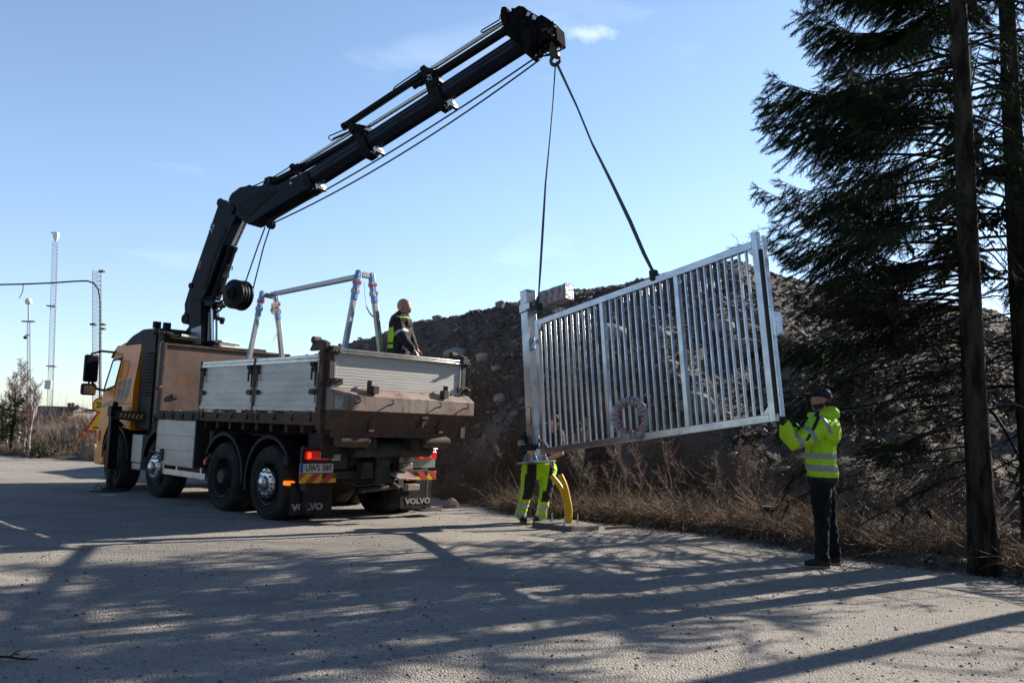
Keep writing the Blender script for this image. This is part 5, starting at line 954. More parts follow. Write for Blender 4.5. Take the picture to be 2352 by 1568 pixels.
ua = nrm(el-sh); fa = nrm(wri-el); Lu, Lf = np.linalg.norm(el-sh), np.linalg.norm(wri-el)
def jc(x, y, z):
    p = V(x, y, z)
    if z < nJ-.002: return 2
    a = (p-sh)@ua; b = (p-el)@fa
    if z > chest[2]-.17 and y < -.02:
        dl = np.linalg.norm((p-sh)-ua*a); 
        if -.2 < a < Lu+.1 and x < chest[0]-.02 and dl < .14:
            if .4*Lu < a < .4*Lu+.05: return 1
            if .8*Lu < a < .8*Lu+.055: return 1
        if abs((p-W1(455, 430, BY-.2))@nrm(V(1, 0, -.62))) < .016 and z > chest[2]-.10 and x < chest[0]+.05 : return 2
        if abs((p-W1(545, 400, BY-.2))@nrm(V(1, 0, .55))) < .022 and z > chest[2]-.02: return 1
    for lo, hi in bz:
        if hi < z < lo and not (z > chest[2]-.2): return 1
    if z < chest[2]-.2 and abs(x-W1(400, 690)[0]) < .02 and y < 0: return 2
    return 0
jk = fuse('jacket', jac, .008, ['hivis', 'reflective', 'black_cloth'], P1, jc, amp=.006, fs=7, st=(1, 1, .6), it=4)
hem = fuse('jacket_hem', [capsule([W1(535, 770), W1(530, 815)], [.165, .165], ax=nl, flat=.8)], .012, ['black_cloth'], P1, amp=.006)
m = MB(); m.tube([W1(450, 590, BY-.19), W1(455, 625, BY-.2)], .004, 5); m.build('pocket_zip', 'black_cloth', jk)
# printing on the back
bx = W1(612, 500); bo = bx+V(.115, -.02, 0)
nb_ = nrm(V(.92, -.40, .02)); xb = nrm(np.cross(ZU, nb_))
jt = MB()
def on_back(text, px, py, size, bold=.002):
    t = textmesh('back_print', text, size, mtx(V(0, 0, 0), (1, 0, 0), (0, 1, 0), (0, 0, 1)), 'jacket_print', jk, bold, .0)
    O = W1(px, py); bw = [V(v.co) for v in t.data.vertices]; jv = JT
    for v, q in zip(t.data.vertices, bw):
        p = O+xb*q[0]+ZU*q[1]+nb_*.6; hit = jv.ray_cast(Vector(p), Vector(-nb_))
        c = V(hit[0])+nb_*.003 if hit[0] is not None else O+nb_*.05; v.co = c
from mathutils.bvhtree import BVHTree
JT = BVHTree.FromPolygons([v.co for v in jk.data.vertices], [p.vertices for p in jk.data.polygons])
on_back('TOT', 616, 495, .125, .003); on_back('STÄNGSEL', 618, 552, .05, .001)
m = MB(); 
for zy in (452, 530):
    O = W1(616, zy); pr_ = []
    for k in range(15):
        q = O+xb*(-.1+.2*k/14); h_ = JT.ray_cast(Vector(q+nb_*.6), Vector(-nb_)); pr_.append(V(h_[0])+nb_*.003 if h_[0] is not None else q)
    m.tube(pr_, .0035, 4)
m.build('print_line', 'jacket_print', jk)
tr = [capsule([hip+V(.0, 0, .06), (hL+hR)/2], [.155, .15], ax=nl, flat=.85), capsule([hL, (hL+kL)/2, kL, (kL+aL)/2, aL+V(0, 0, -.03)], [.115, .105, .082, .07, .068]), capsule([hR, (hR+kR)/2, kR, (kR+aR)/2, aR+V(0, 0, -.03)], [.115, .1, .08, .07, .066])]
fuse('trousers', tr, .011, ['dark_jeans'], P1, amp=.012, fs=8, st=(1, 1, 1.4))
def gz(p, z=0): p = V(p); p[2] = z-iv[2]; return p
shoe('shoe', gz(W1(600, 1450, BY-.13)), gz(W1(375, 1450, BY-.16))+V(.02, 0, 0), .1, P1); shoe('shoe', gz(W1(672, 1410, BY+.14)), gz(W1(500, 1410, BY+.12)), .1, P1)
gd = nrm(gp(1775, 948)-w1(258, 402, BY-.26))
for w_, d_, pn, tn in ((wri, nrm(W1(190, 350, 8.85)-wri), V(-.4, .9, .1), V(.4, 0, 1)), (wrR, nrm(W1(225, 360, 8.95)-wrR), V(-.3, -.7, .6), V(.3, 0, 1))):
    fuse('glove', hand_parts(w_, d_, pn, tn, .35, 1.15)+[capsule([w_-d_*.06, w_], [.04, .036])], .0045, ['glove'], P1, it=2)
fuse('sleeve_lining', [capsule([W1(345, 450, BY+.04), W1(300, 400, BY+.03)], [.045, .04])], .008, ['black_cloth'], P1)
# ---- worker 2: bald man in the cargo bed (faces right)
def D2(x, y): return ((1400+x/4.9)*.60494, (1080+y/4.9)*.60494)
SY = 12.65
def w2(x, y, Y=SY): return atY(*D2(x, y), Y)
b0 = w2(560, 1200); P2 = thing('person', (b0[0], b0[1], 1.505), 'bald man in black jacket with hi-vis back panel standing in the truck bed', 'person'); iv2 = V(P2.location)
def W2(x, y, Y=SY): return w2(x, y, Y)-iv2
f2 = V(.93, -.25, -.28); u2 = V(.26, 0, 1); hc2 = W2(655, 445)
sh2 = W2(530, 690, SY-.17); el2 = W2(640, 1010, SY-.2); wr2 = W2(800, 1190, SY-.25); sR2 = W2(640, 690, SY+.16); eR2 = W2(760, 980, SY+.2); wR2 = W2(860, 1180, SY+.1); ch2 = W2(580, 760); wa2 = W2(560, 1080); hp2 = W2(560, 1320)
kn = [V(hp2[0], -.1, .45), V(hp2[0]+.03, .12, .45)]; an = [V(hp2[0]-.02, -.12, .09), V(hp2[0]+.02, .14, .09)]
bd = [*head_parts(hc2, f2, u2, 1.15), capsule([W2(560, 660), hc2-V(.03, 0, .07)], [.07, .066]), capsule([ch2, wa2, hp2], [.16, .15, .15], ax=nl, flat=.8), capsule([sh2, el2, wr2], [.05, .042, .03]), capsule([sR2, eR2, wR2], [.05, .042, .03])]+[capsule([hp2+V(0, s_, -.05), k_, a_], [.08, .055, .04]) for s_, k_, a_ in ((-.09, kn[0], an[0]), (.09, kn[1], an[1]))]+hand_parts(wr2, V(.75, -.05, -.55), V(-.2, 0, -1), V(.2, 1, 0), .6)+hand_parts(wR2, V(.75, -.05, -.5), V(-.2, 0, -1), V(.2, -1, 0), .6)
b2 = fuse('body', bd, .0075, ['skin'], P2); face_bits(hc2, f2, u2, b2, 1.15)
fuse('stubble', [ell(hc2+V(.05, -.01, -.118), (.042, .045, .026)), ell(hc2+V(.085, -.02, -.062), (.016, .03, .007))], .007, ['hair'], P2, amp=.003, fs=90)
J2 = [capsule([ch2+V(0, 0, .06), ch2-V(0, 0, .1), wa2, hp2], [.175, .19, .185, .19], ax=nl, flat=.9), capsule([W2(560, 660), W2(570, 570)], [.1, .085], ax=nl, flat=.95), capsule([sh2+V(0, .08, 0), sh2, (sh2+el2)/2, el2, wr2], [.12, .105, .088, .078, .055]), capsule([sR2, eR2, wR2], [.11, .078, .055]), ell(ch2+V(.02, 0, .04), (.17, .24, .14)), ell(W2(660, 620), (.06, .09, .05))]
ua2 = nrm(el2-sh2)
def jc2(x, y, z):
    p = V(x, y, z); a = (p-sh2)@ua2; dl = np.linalg.norm(p-sh2-ua2*a)
    if y < -.09 and dl < .14 and x > W2(480, 900)[0] and .52 < a/np.linalg.norm(el2-sh2) < .66: return 1
    xb_ = W2(470, 900)[0]+.02
    if x < xb_ and W2(0, 1180)[2] < z < W2(0, 800)[2] and not (dl < .1 and x > xb_-.0):
        if W2(0, 1110)[2] < z < W2(0, 1075)[2]: return 0
        return 2
    if abs(z-(W2(0, 610)[2]-(x-ch2[0])*.0)) < .008 and y < 0 and dl > .09: return 2
    return 0
fuse('jacket', J2, .008, ['black_cloth', 'reflect_pale', 'hivis'], P2, jc2, amp=.011, fs=7, st=(1, 1, .7))
fuse('trousers', [capsule([hp2+V(0, 0, .0), hp2-V(0, 0, .1)], [.165, .16], ax=nl, flat=.85)]+[capsule([hp2+V(0, s_, -.06), k_, a_], [.11, .08, .07]) for s_, k_, a_ in ((-.09, kn[0], an[0]), (.09, kn[1], an[1]))], .012, ['black_cloth'], P2, amp=.01, fs=8)
for a_ in an: shoe('shoe', V(a_[0]-.1, a_[1], 0), V(a_[0]+.2, a_[1]-.03, 0), .1, P2)
# ---- worker 3: behind the gate post, holding it (faces the camera)
def D5(x, y): return ((1850+x/3.136)*.60494, (1550+y/3.136)*.60494)
TY = 12.66
def w3(x, y, Y=TY): return atY(*D5(x, y), Y)
b0 = gnd(*D5(530, 1330)); P3 = thing('person', (w3(540, 1300)[0], TY, 0), 'worker in black t-shirt and yellow hi-vis work trousers steadying the gate post from behind', 'person'); iv3 = V(P3.location)
def W3(x, y, Y=TY): return w3(x, y, Y)-iv3
hc3 = W3(790, 175, TY-.1); f3 = V(-.25, -.85, -.45); u3 = V(.1, -.45, .9)
s3L = W3(470, 300, TY); e3L = W3(400, 420, TY-.28); r3L = W3(452, 468, TY-.50); s3R = W3(850, 300, TY); e3R = W3(880, 540, TY-.1); r3R = W3(700, 610, TY-.12)
ch3 = W3(680, 340); hp3 = W3(610, 690); h3 = [W3(500, 720), W3(735, 720)]; k3 = [W3(470, 1010, TY-.06), W3(690, 1040, TY-.06)]; a3 = [W3(395, 1260, TY), W3(640, 1280, TY)]
bd = [*head_parts(hc3, f3, u3), capsule([ch3+V(0, 0, .12), hc3-V(0, -.03, .06)], [.062, .058]), capsule([ch3, hp3], [.15, .14], ax=(1, 0, 0), flat=.7), capsule([s3L, e3L, r3L], [.055, .05, .036]), capsule([s3R, e3R, r3R], [.055, .048, .034])]+[capsule([a_, b_, c_], [.08, .055, .04]) for a_, b_, c_ in zip(h3, k3, a3)]+hand_parts(r3R, V(-.8, -.3, -.1), V(-.1, -1, 0), V(-.2, 0, 1), .7)
b3 = fuse('body', bd, .008, ['skin'], P3); face_bits(hc3, f3, u3, b3)
fuse('hair', [ell(hc3+nrm(u3)*.055-nrm(f3)*.02, (.088, .095, .075)), ell(hc3+nrm(u3)*.03-nrm(f3)*.05, (.082, .08, .08))], .009, ['hair'], P3, amp=.008, fs=40)
fuse('t_shirt', [capsule([ch3+V(0, 0, .06), (ch3+hp3)/2, hp3+V(0, 0, .02)], [.19, .18, .175], ax=(1, 0, 0), flat=.72), capsule([s3L, s3L+(e3L-s3L)*.7], [.08, .075]), capsule([s3R, s3R+(e3R-s3R)*.6], [.085, .078])], .011, ['black_cloth'], P3, amp=.01, fs=7)
fuse('glove', hand_parts(r3L, V(.95, -.12, .05), V(.2, 1, 0), V(.1, 0, 1), .35, 1.15)+[capsule([r3L-V(.05, -.03, 0), r3L], [.042, .038])], .005, ['glove'], P3, it=2)
T3 = [capsule([hp3+V(0, 0, .04), hp3-V(0, 0, .06)], [.185, .18], ax=(1, 0, 0), flat=.75)]+[capsule([a_, (a_+b_)/2, b_, (b_+c_)/2, c_], [.118, .105, .088, .078, .08]) for a_, b_, c_ in zip(h3, k3, a3)]+[ell(W3(760, 720)+V(.02, 0, 0), (.06, .1, .1)), ell(W3(470, 740), (.06, .1, .12))]
def tc3(x, y, z):
    i = 0 if x < (k3[0][0]+k3[1][0])/2 else 1; ax_x = np.interp(z, [a3[i][2], k3[i][2], h3[i][2]], [a3[i][0], k3[i][0], h3[i][0]]); dx = x-ax_x; zf = (z-a3[i][2])/(k3[i][2]-a3[i][2])
    if -.10 < zf < .10 or .28 < zf < .56: return 1
    if zf < .72: return 0
    if zf < 1.25: return 2 if dx > -.05 else 0
    if z > W3(0, 760)[2]: return 0 if (abs(dx) > .035 or i) and not (i and dx > 0 and dx < .07) and not (i == 0 and dx > .03) else 2
    if i: return 2 if dx > .0 else 0
    return 2 if dx > -.055 else 0
fuse('trousers', T3, .008, ['hivis', 'reflect_pale', 'black_cloth'], P3, tc3, amp=.012, fs=8, st=(1, 1, 1.3))
shoe('shoe', gz(a3[0])*V(1, 1, 0)+V(.02, .09, 0), gz(a3[0])*V(1, 1, 0)+V(.07, -.19, 0), .1, P3); shoe('shoe', gz(a3[1])*V(1, 1, 0)+V(-.03, .09, 0), gz(a3[1])*V(1, 1, 0)+V(-.10, -.17, 0), .1, P3)
# ================================================================ conifers
def frames(d):
    d = d/np.linalg.norm(d, axis=1, keepdims=True); up = np.tile([0, 0, 1.], (len(d), 1)); up[np.abs(d[:, 2]) > .95] = [1, 0, 0]
    x = np.cross(up, d); x /= np.linalg.norm(x, axis=1, keepdims=True); return d, x, np.cross(d, x)
def needles(P, D, Lg, Wd, r, fine=False):
    """needle twigs: two crossed blades each, or for near trees a comb of single needles round the twig"""
    D, X, Y = frames(D); n = len(P); t = r.rand(n, 1)*3.14; A = X*np.cos(t)+Y*np.sin(t); B = Y*np.cos(t)-X*np.sin(t); Lg = Lg[:, None]; Wd = Wd[:, None]; V_ = []
    if not fine:
        for S in (A, B): V_.append(np.stack([P, P+D*Lg*.35+S*Wd, P+D*Lg, P+D*Lg*.45-S*Wd], 1))
        v = np.stack(V_, 1).reshape(-1, 3); return v, np.arange(len(v)).reshape(-1, 4), 2
    K = 7
    for k in range(K):
        for sg, S in ((1, A), (-1, A), (1, B), (-1, B))[k % 2::2] if k < K-1 else ((1, A), (1, B)):
            c = P+D*Lg*((k+.2)/K); w = 1.9*(1-.35*k/K); V_.append(np.stack([c-D*.004, c+D*.007, c+S*sg*Wd*w+D*.017], 1))
    V_.append(np.stack([P+A*.003, P-A*.003, P+D*Lg], 1)); v = np.stack(V_, 1).reshape(-1, 3); return v, np.arange(len(v)).reshape(-1, 3), len(V_)
def tubes3(segs, r0):                               # thin three sided twigs, segs [n,2,3], r0 [n,2]
    d, x, y = frames(segs[:, 1]-segs[:, 0]); out = []
    for k in (0, 1):
        for a in (0, 2.094, 4.189): out.append(segs[:, k]+(x*math.cos(a)+y*math.sin(a))*r0[:, k:k+1])
    v = np.stack(out, 1).reshape(-1, 3); b = (6*np.arange(len(segs)))[:, None, None]; f = np.array([(0, 1, 4, 3), (1, 2, 5, 4), (2, 0, 3, 5)])[None]+b; return v, f.reshape(-1, 4)
def spruce(base, lean, Ht, r0, rad, seed, label, z0=2.4, dens=13, dead=0, dlen=2.6, need=1., left=0., mats=('needle', 'bark'), group=None, tw=.11, kill=0., sub=.075, back=0, fine=False, bias=0., outer=0., long=1.):
    """rad(zfraction) gives limb length; dead: number of bare lower limbs"""
    r = np.random.RandomState(seed); base = V(base); root = thing('spruce_tree', base, label, 'tree', group); top = V(lean[0], lean[1], Ht)
    m = MB(); pts = []; rs = []
    for k in range(15): q = k/14; pts.append(top*q+V(.04*math.sin(q*7+seed), .04*math.cos(q*6), -.25 if k == 0 else 0)); rs.append(r0*(1-q)**.85+.012+(.35*r0*math.exp(-q*Ht/.25)))
    m.tube(pts, rs, 14); m.build('trunk', 'bark', root)
    segs, sr, NP, ND, NL, NW = [], [], [], [], [], []
    def axis(z): q = z/Ht; return V(np.interp(q, np.linspace(0, 1, 15), [p[0] for p in pts]), np.interp(q, np.linspace(0, 1, 15), [p[1] for p in pts]), z)
    z = z0
    while z < Ht-.15:
        low = outer and z < 3.5
        if low and r.rand() < .45: z += 1/dens; continue
        q = (z-z0)/(Ht-z0); bias_ = .97 if low else bias; az = r.rand()*2*math.pi if r.rand() > bias_ else math.pi+r.normal(0, .6); L_ = rad(z/Ht)*(.72+.4*r.rand()); L_ *= 1+left*max(0, -math.cos(az)); n = 9; el = R_(r.uniform(-8, 16)+22*q); p = axis(z); pl = [p]
        for k in range(n): t = (k+1)/n; e = el-R_(34)*math.sin(t*2.6)*(1-q*.7)+R_(26)*t*t; az2 = az+.12*math.sin(t*5+seed); p = p+V(math.cos(az2)*math.cos(e), math.sin(az2)*math.cos(e), math.sin(e))*L_/n; pl.append(p)
        rb = .008+.013*L_*.55
        for k in range(n): segs.append((pl[k], pl[k+1])); sr.append((rb*(1-k/n)+.003, rb*(1-(k+1)/n)+.003))
        start = max(.55+.1*r.rand() if low else 0, .12+.25*r.rand()*(1-q)+kill, outer*(1.25-q)+r.uniform(-.12, .08) if outer else 0); s = start*L_; sd = 1
        while s < L_:
            t = s/L_; k = min(n-1, int(t*n)); P0 = pl[k]+(pl[k+1]-pl[k])*(t*n-k); T = nrm(pl[k+1]-pl[k]); Sd = nrm(np.cross(T, V(0, 0, 1)))*sd; l2 = (.10+.42*(1-t)**.7*min(1, (t-start)/.25+.35))*min(1.2, L_/1.7)*(.7+.6*r.rand())*long; d2 = nrm(T*.75+Sd*.85+V(0, 0, (-.32-.25*r.rand()) if not fine else -.3-1.0*r.rand()))
            E = P0+d2*l2+V(0, 0, -.06*l2); segs.append((P0, E)); sr.append((.0045, .002)); c = max(2, int(l2/(.046/need)))
            for j in range(c):
                u_ = (j+.5)/c; pp = P0+(E-P0)*u_; sg = 1 if j % 2 else -1; side2 = nrm(np.cross(d2, V(0, 0, 1))+V(0, 0, 1e-3)); dd = nrm(d2*.8+side2*sg*.75+V(0, 0, -.55*r.rand())+r.normal(0, .18, 3)); NP.append(pp); ND.append(dd); NL.append(tw*(.7+.7*r.rand())*(1.15-.5*u_)); NW.append(.009+.005*r.rand())
                NP.append(pp); ND.append(nrm(d2+r.normal(0, .12, 3))); NL.append(.085); NW.append(.010)
            s += sub*(.7+.6*r.rand()); sd = -sd
        for j in range(3): NP.append(pl[-1]); ND.append(nrm(nrm(pl[-1]-pl[-2])+r.normal(0, .35, 3))); NL.append(.13); NW.append(.017)
        z += (1/dens)*(.6+.8*r.rand())
    for j in range(dead):
        z = r.uniform(.95, max(z0+.9, 3.8)); az = math.pi+r.normal(0, .75) if r.rand() < .72 else r.rand()*6.28; az = abs((az+math.pi) % (2*math.pi)-math.pi)*.93+.1 if back else az; L_ = dlen*(.5+.55*r.rand()); n = 10; p = axis(z); pl = [p]; el = R_(r.uniform(-16, 12)); dr = r.uniform(12, 38)
        for k in range(n): t = (k+1)/n; e = el-R_(dr)*math.sin(t*2.4)+R_(12)*t; az2 = az+.2*math.sin(t*4+j); p = p+V(math.cos(az2)*math.cos(e), math.sin(az2)*math.cos(e), math.sin(e))*L_/n+r.normal(0, .012, 3); pl.append(p)
        rb = .011+.006*r.rand()
        for k in range(n): segs.append((pl[k], pl[k+1])); sr.append((rb*(1-.8*k/n), rb*(1-.8*(k+1)/n)))
        for k in range(int(L_*11)):
            t = r.uniform(.12, 1); i = min(n-1, int(t*n)); P0 = pl[i]+(pl[i+1]-pl[i])*(t*n-i); T = nrm(pl[i+1]-pl[i]); d2 = nrm(T*.8+r.normal(0, .55, 3)+V(0, 0, -.25)); l2 = r.uniform(.12, .5)*(1.1-t*.5); M_ = P0+d2*l2*.5; E = M_+nrm(d2+r.normal(0, .3, 3))*l2*.5; segs += [(P0, M_), (M_, E)]; sr += [(.004, .003), (.003, .0015)]
            for _ in range(3): Q = P0+(E-P0)*r.uniform(.3, 1); segs.append((Q, Q+nrm(d2+r.normal(0, .7, 3))*r.uniform(.05, .16))); sr.append((.002, .001))
            if r.rand() < .05+.35*(t > .8):
                for _ in range(7): u_ = r.rand(); NP.append(P0+(E-P0)*u_); ND.append(nrm(d2+r.normal(0, .6, 3))); NL.append(.09); NW.append(.013)
    v, f = tubes3(np.array(segs), np.array(sr)); npobj('branches', npmesh('branches', v, f, [mats[1]]), root)
    if NP:
        v, f, q_ = needles(np.array(NP), np.array(ND), np.array(NL), np.array(NW)*(1.0 if fine else 1.25), r, fine); mi = np.repeat((r.rand(len(NP)) < .16).astype(int), q_); npobj('crown', npmesh('crown', v, f, [mats[0], 'needle_pale'], mi), root)
    print('spruce', label[:30], len(NP)); return root
TB = V(atY(2277, 1330, 9.1)[0], 9.1, 0); tp = atY(2195, 0, 9.1); lx = (tp[0]-TB[0])/tp[2]
spruce((TB[0], 9.1, 0), (lx*13.5, .1), 13.5, .126, lambda q: 1.7*(1-q)**.6+.25, 4, 'tall dark spruce whose bare lower trunk stands nearest the camera at the yard edge', z0=3.9, dens=7, dead=44, dlen=2.7, left=.0, need=1.5, sub=.062, back=1, fine=True)
TB2 = V(*atY(2392, 1200, 10.6)[:2], -.1); tp2 = atY(2318, 0, 10.6); lx2 = (tp2[0]-TB2[0])/tp2[2]
spruce((TB2[0], 10.6, 0), (lx2*14, .2), 14, .16, lambda q: 1.9*(1-q)**.8+.2, 9, 'spruce trunk cut by the right edge of the picture behind the nearest spruce', z0=4.4, dens=8, dead=24, dlen=2.0, kill=.2)
# a second spruce standing in line behind the first, its boughs reaching left to the gate
TB3 = V(atY(2262, 1200, 12.0)[0], 12.0, .0); tp3 = atY(2203, 0, 12.0)
spruce((TB3[0], 12.0, .0), ((tp3[0]-TB3[0])/tp3[2]*13, 0), 13, .14, lambda q: 2.6*(1-q)**.25+.3, 21, 'second spruce hidden behind the nearest trunk, its dark boughs reaching left to the gate end', z0=1.7, dens=17, dead=64, dlen=2.8, left=.13, need=1.8, sub=.044, fine=True, bias=.55, outer=.42, long=1.35)
# trees outside the frame on the right whose shadows fall across the yard
for i, (x, y, h, rr_, ds) in enumerate(((13.4, 18.4, 13, 1.7, 3.2), (10.6, 9.2, 12, 1.7, 5), (9.2, 10.3, 13, 1.5, 4), (12.6, 15.0, 13, 1.5, 3))):
    spruce((x, y, max(0, mound_h(x, y))), (.1*i, 0), h, .15, lambda q, a=rr_: a*(1-q)**.7+.2, 40+i, 'spruce outside the picture on the right casting shade on the gravel yard', z0=3.2, dens=ds, dead=0, need=.5, tw=.15, group='spruces beyond the right edge', sub=.16, kill=.1)
# unseen wood added right of and behind camera for darker reflections and less fill
r_ = np.random.RandomState(77); fv, ff = [], []
for k in range(95):
    a = R_(r_.uniform(-178, 18)); D_0 = r_.uniform(20, 34); bx_, by_ = D_0*math.cos(a), D_0*math.sin(a)+6; h_ = r_.uniform(9, 13)*(.75 if a > -.2 else 1); n_ = 260; z_ = h_*r_.uniform(.06, 1, n_); a2 = r_.rand(n_)*6.28; L_2 = (1-z_/h_)*h_*.2+.25
    P0 = np.stack([np.zeros(n_)+bx_, np.zeros(n_)+by_, z_], 1); dr = np.stack([np.cos(a2), np.sin(a2), -.35+0*a2], 1); sd_ = np.stack([-np.sin(a2), np.cos(a2), 0*a2], 1); b_0 = len(fv)*3*n_
    fv.append(np.stack([P0+dr*L_2[:, None], P0+sd_*L_2[:, None]*.38+dr*L_2[:, None]*.35, P0-sd_*L_2[:, None]*.38+dr*L_2[:, None]*.35+np.array([0, 0, .5])], 1).reshape(-1, 3))
fv = np.concatenate(fv); npobj('added_forest', npmesh('added_forest', fv, np.arange(len(fv)).reshape(-1, 3), ['needle']), kind='stuff')
# ================================================================ small firs, shrubs and birches on the left
def low_fir(x, Y, ytop, ybase, label, seed, rad_):
    b = atY(x, ybase, Y); h = atY(x, ytop, Y)[2]-b[2]; spruce(b, (0, 0), h, .035, lambda q: rad_*(1-q)**.8+.05, seed, label, z0=.08, dens=42, need=.6, tw=.09, mats=('fir_green', 'bark'), sub=.07)
mat('fir_green', (.05, .085, .025), .7, col2=(.075, .11, .035), vs=3)
low_fir(28, 25.6, 902, 1010, 'small green spruce in front of the birches at the far left', 61, .75); low_fir(88, 25.2, 1015, 1050, 'knee high green spruce sapling at the roadside on the left', 62, .45); low_fir(3, 27.5, 915, 1000, 'small green spruce cut by the left edge of the picture', 63, .6)
def branching(base, h, seed, label, name='birch_tree', cat='tree', spread=.55, tw='birch_twig', bk='birch_bark', lean=0., n1=26, r0=.035, group=None):
    r = np.random.RandomState(seed); root = thing(name, base, label, cat, group); pts = [V(0, 0, -.1)]; n = 12
    for k in range(n): t = (k+1)/n; pts.append(V(lean*h*t*t+.03*math.sin(t*9+seed), .03*math.cos(t*7), h*t))
    m = MB(); m.tube(pts, [r0*(1-k/n)**.8+.004 for k in range(n+1)], 8); m.build('trunk', bk, root); S, Rr = [], []
    def grow(p, d, L_, rr, lvl):
        n = 5; pp = p; q = d
        for k in range(n):
            q = nrm(q+r.normal(0, .13, 3)+V(0, 0, .10 if lvl < 3 else -.06)); e = pp+q*L_/n; S.append((pp, e)); Rr.append((rr*(1-k/n)+.0012, rr*(1-(k+1)/n)+.0012))
            if lvl < 3:
                for _ in range(2): grow(e, nrm(q+r.normal(0, .5, 3)), L_*.48*(1-.3*k/n), rr*.5, lvl+1)
            pp = e
    for j in range(n1):
        t = .22+.76*(j/n1); i = int(t*n); P0 = pts[i]+(pts[i+1]-pts[i])*(t*n-i); a = r.rand()*6.28; grow(P0, nrm(V(math.cos(a)*spread, math.sin(a)*spread, .8)), h*.30*(1-t*.6), .008, 1)
    v, f = tubes3(np.array(S), np.array(Rr)); npobj('twigs', npmesh('twigs', v, f, [tw]), root); return root
for x, yb, yt, Y, ln, lb, sd in ((40, 1010, 838, 27, -.06, 'pale bare birch with the tallest crown at the far left', 1), (15, 1010, 862, 27.6, .02, 'thin bare birch left of the tallest birch', 2), (66, 1040, 882, 25.6, .03, 'white stemmed birch with reddish twigs in front of the lamp mast', 3), (54, 1030, 900, 26.2, -.03, 'slim bare birch between the tallest and the reddish twigged birch', 5)):
    b = atY(x, yb, Y); branching(b, atY(x, yt, Y)[2]-b[2], sd, lb, lean=ln, n1=24)
for i, (x, yb, h) in enumerate(((150, 1015, .8), (175, 1000, .9), (130, 1020, .7), (205, 1010, .9), (100, 1000, .8), (160, 1030, .5))):
    b = atY(x, yb, 26.2); branching((b[0], b[1], bank_h(b[0], b[1])), h, 70+i, 'leafless grey shrub on the slope of the left bank', 'shrub', 'shrub', .8, 'grey_twig', 'grey_twig', n1=9, r0=.008, group='leafless shrubs on the left bank')
# leafless bushes at the foot of the mound
rs_ = random.Random(31)
for i in range(26):                              # taller leafless saplings on the lower slope
    x = rs_.uniform(-.5, 8.5); y = yedge(x)+rs_.uniform(1.2, 4.8); branching((x, y, mound_h(x, y)), rs_.uniform(.8, 1.5), 200+i, 'thin leafless sapling standing on the lower slope of the mound', 'sapling', 'sapling', .7, rs_.choice(['grey_twig', 'birch_twig']), 'grey_twig', n1=8, r0=.009, lean=rs_.uniform(-.15, .15), group='leafless saplings on the lower slope of the mound')
for i, (x, y, h) in enumerate(((1310, 1130, .9), (1450, 1140, .9), (1560, 1150, .9), (1640, 1165, .8), (1180, 1130, .7), (1720, 1180, .9), (2050, 1220, .9), (2150, 1230, .8), (1350, 1180, .75), (1420, 1190, .6), (1370, 1150, .8), (1490, 1200, .5), (1240, 1140, .6), (1600, 1215, .5), (1690, 1235, .55), (1755, 1240, .5), (1120, 1140, .6), (1960, 1270, .6), (2100, 1290, .6))):
    b = gnd(x, y); b = b if b[1] > yedge(b[0])+.3 else V(b[0], yedge(b[0])+.5, 0); branching((b[0], b[1], mound_h(b[0], b[1])), h, 90+i, 'leafless grey brown shrub in the dry brush at the foot of the mound', 'shrub', 'shrub', .9, 'grey_twig', 'grey_twig', n1=8, r0=.006, group='leafless shrubs at the foot of the mound')
# ================================================================ ground cover: dry grass, bracken and litter
def blades(name, n, sampler, hmin, hmax, w, mats, seed, flat=.6, **k):
    r = np.random.RandomState(seed); P = np.array([sampler(r) for _ in range(n)]); a = r.rand(n)*6.283; h = r.uniform(hmin, hmax, n)*(.4+.6*r.rand(n)); fl = r.rand(n)*flat; hd = np.stack([np.cos(a), np.sin(a), np.zeros(n)], 1)
    s = np.stack([-np.sin(a+r.normal(0, .6, n)), np.cos(a), np.zeros(n)], 1)*w*(.5+r.rand(n))[:, None]; z = np.array([0, 0, 1.])
    p1 = P+hd*(h*fl*.45)[:, None]+z*(h*.55*(1-fl*.5))[:, None]; p2 = P+hd*(h*fl*1.15)[:, None]+z*(h*(1-fl*.85))[:, None]; v = np.stack([P-s, P+s, p1-s*.7, p1+s*.7, p2, p2+s*.1], 1).reshape(-1, 3); b = (6*np.arange(n))[:, None, None]; f = (np.array([(0, 1, 3, 2), (2, 3, 5, 4)])[None]+b).reshape(-1, 4); mi = np.repeat(r.choice(len(mats), n), 2)
    return npobj(name, npmesh(name, v, f, mats, mi), kind='stuff', **k)
def strip(x0, x1, dmin, dmax, pw=1.):
    def f(r):
        while 1:
            x = r.uniform(x0, x1); d = dmin+(dmax-dmin)*r.rand()**pw; y = yedge(x)+d
            if y > 21.4: continue
            if noise.noise(Vector((x*.9, y*.9, 4)))+.42 > r.rand()*.8: return x, y, mound_h(x, y)
    return f
blades('dry_grass', 62000, strip(-3, 9.5, -.12, 5.5, 1.35), .05, .34, .004, ['dry_grass', 'dry_fern', 'grey_twig', 'dry_fern'], 1, .95)
blades('tall_weeds', 5000, strip(-3, 9.5, .3, 5.), .3, .62, .0035, ['grey_twig', 'dry_fern', 'dry_grass'], 12, .5)
blades('dry_bracken', 24000, strip(-3, 9.5, .15, 4.6, 1.3), .06, .3, .009, ['dry_fern', 'dry_fern', 'dry_grass'], 2, 1.0)
blades('slope_grass', 30000, strip(-3.5, 12, 2.4, 8.5, 1.5), .05, .26, .0045, ['dry_grass', 'grey_twig', 'dry_fern'], 3, .95)
blades('moss_tufts', 5000, strip(3.2, 9, .8, 4.), .03, .12, .012, ['moss'], 4, .9)
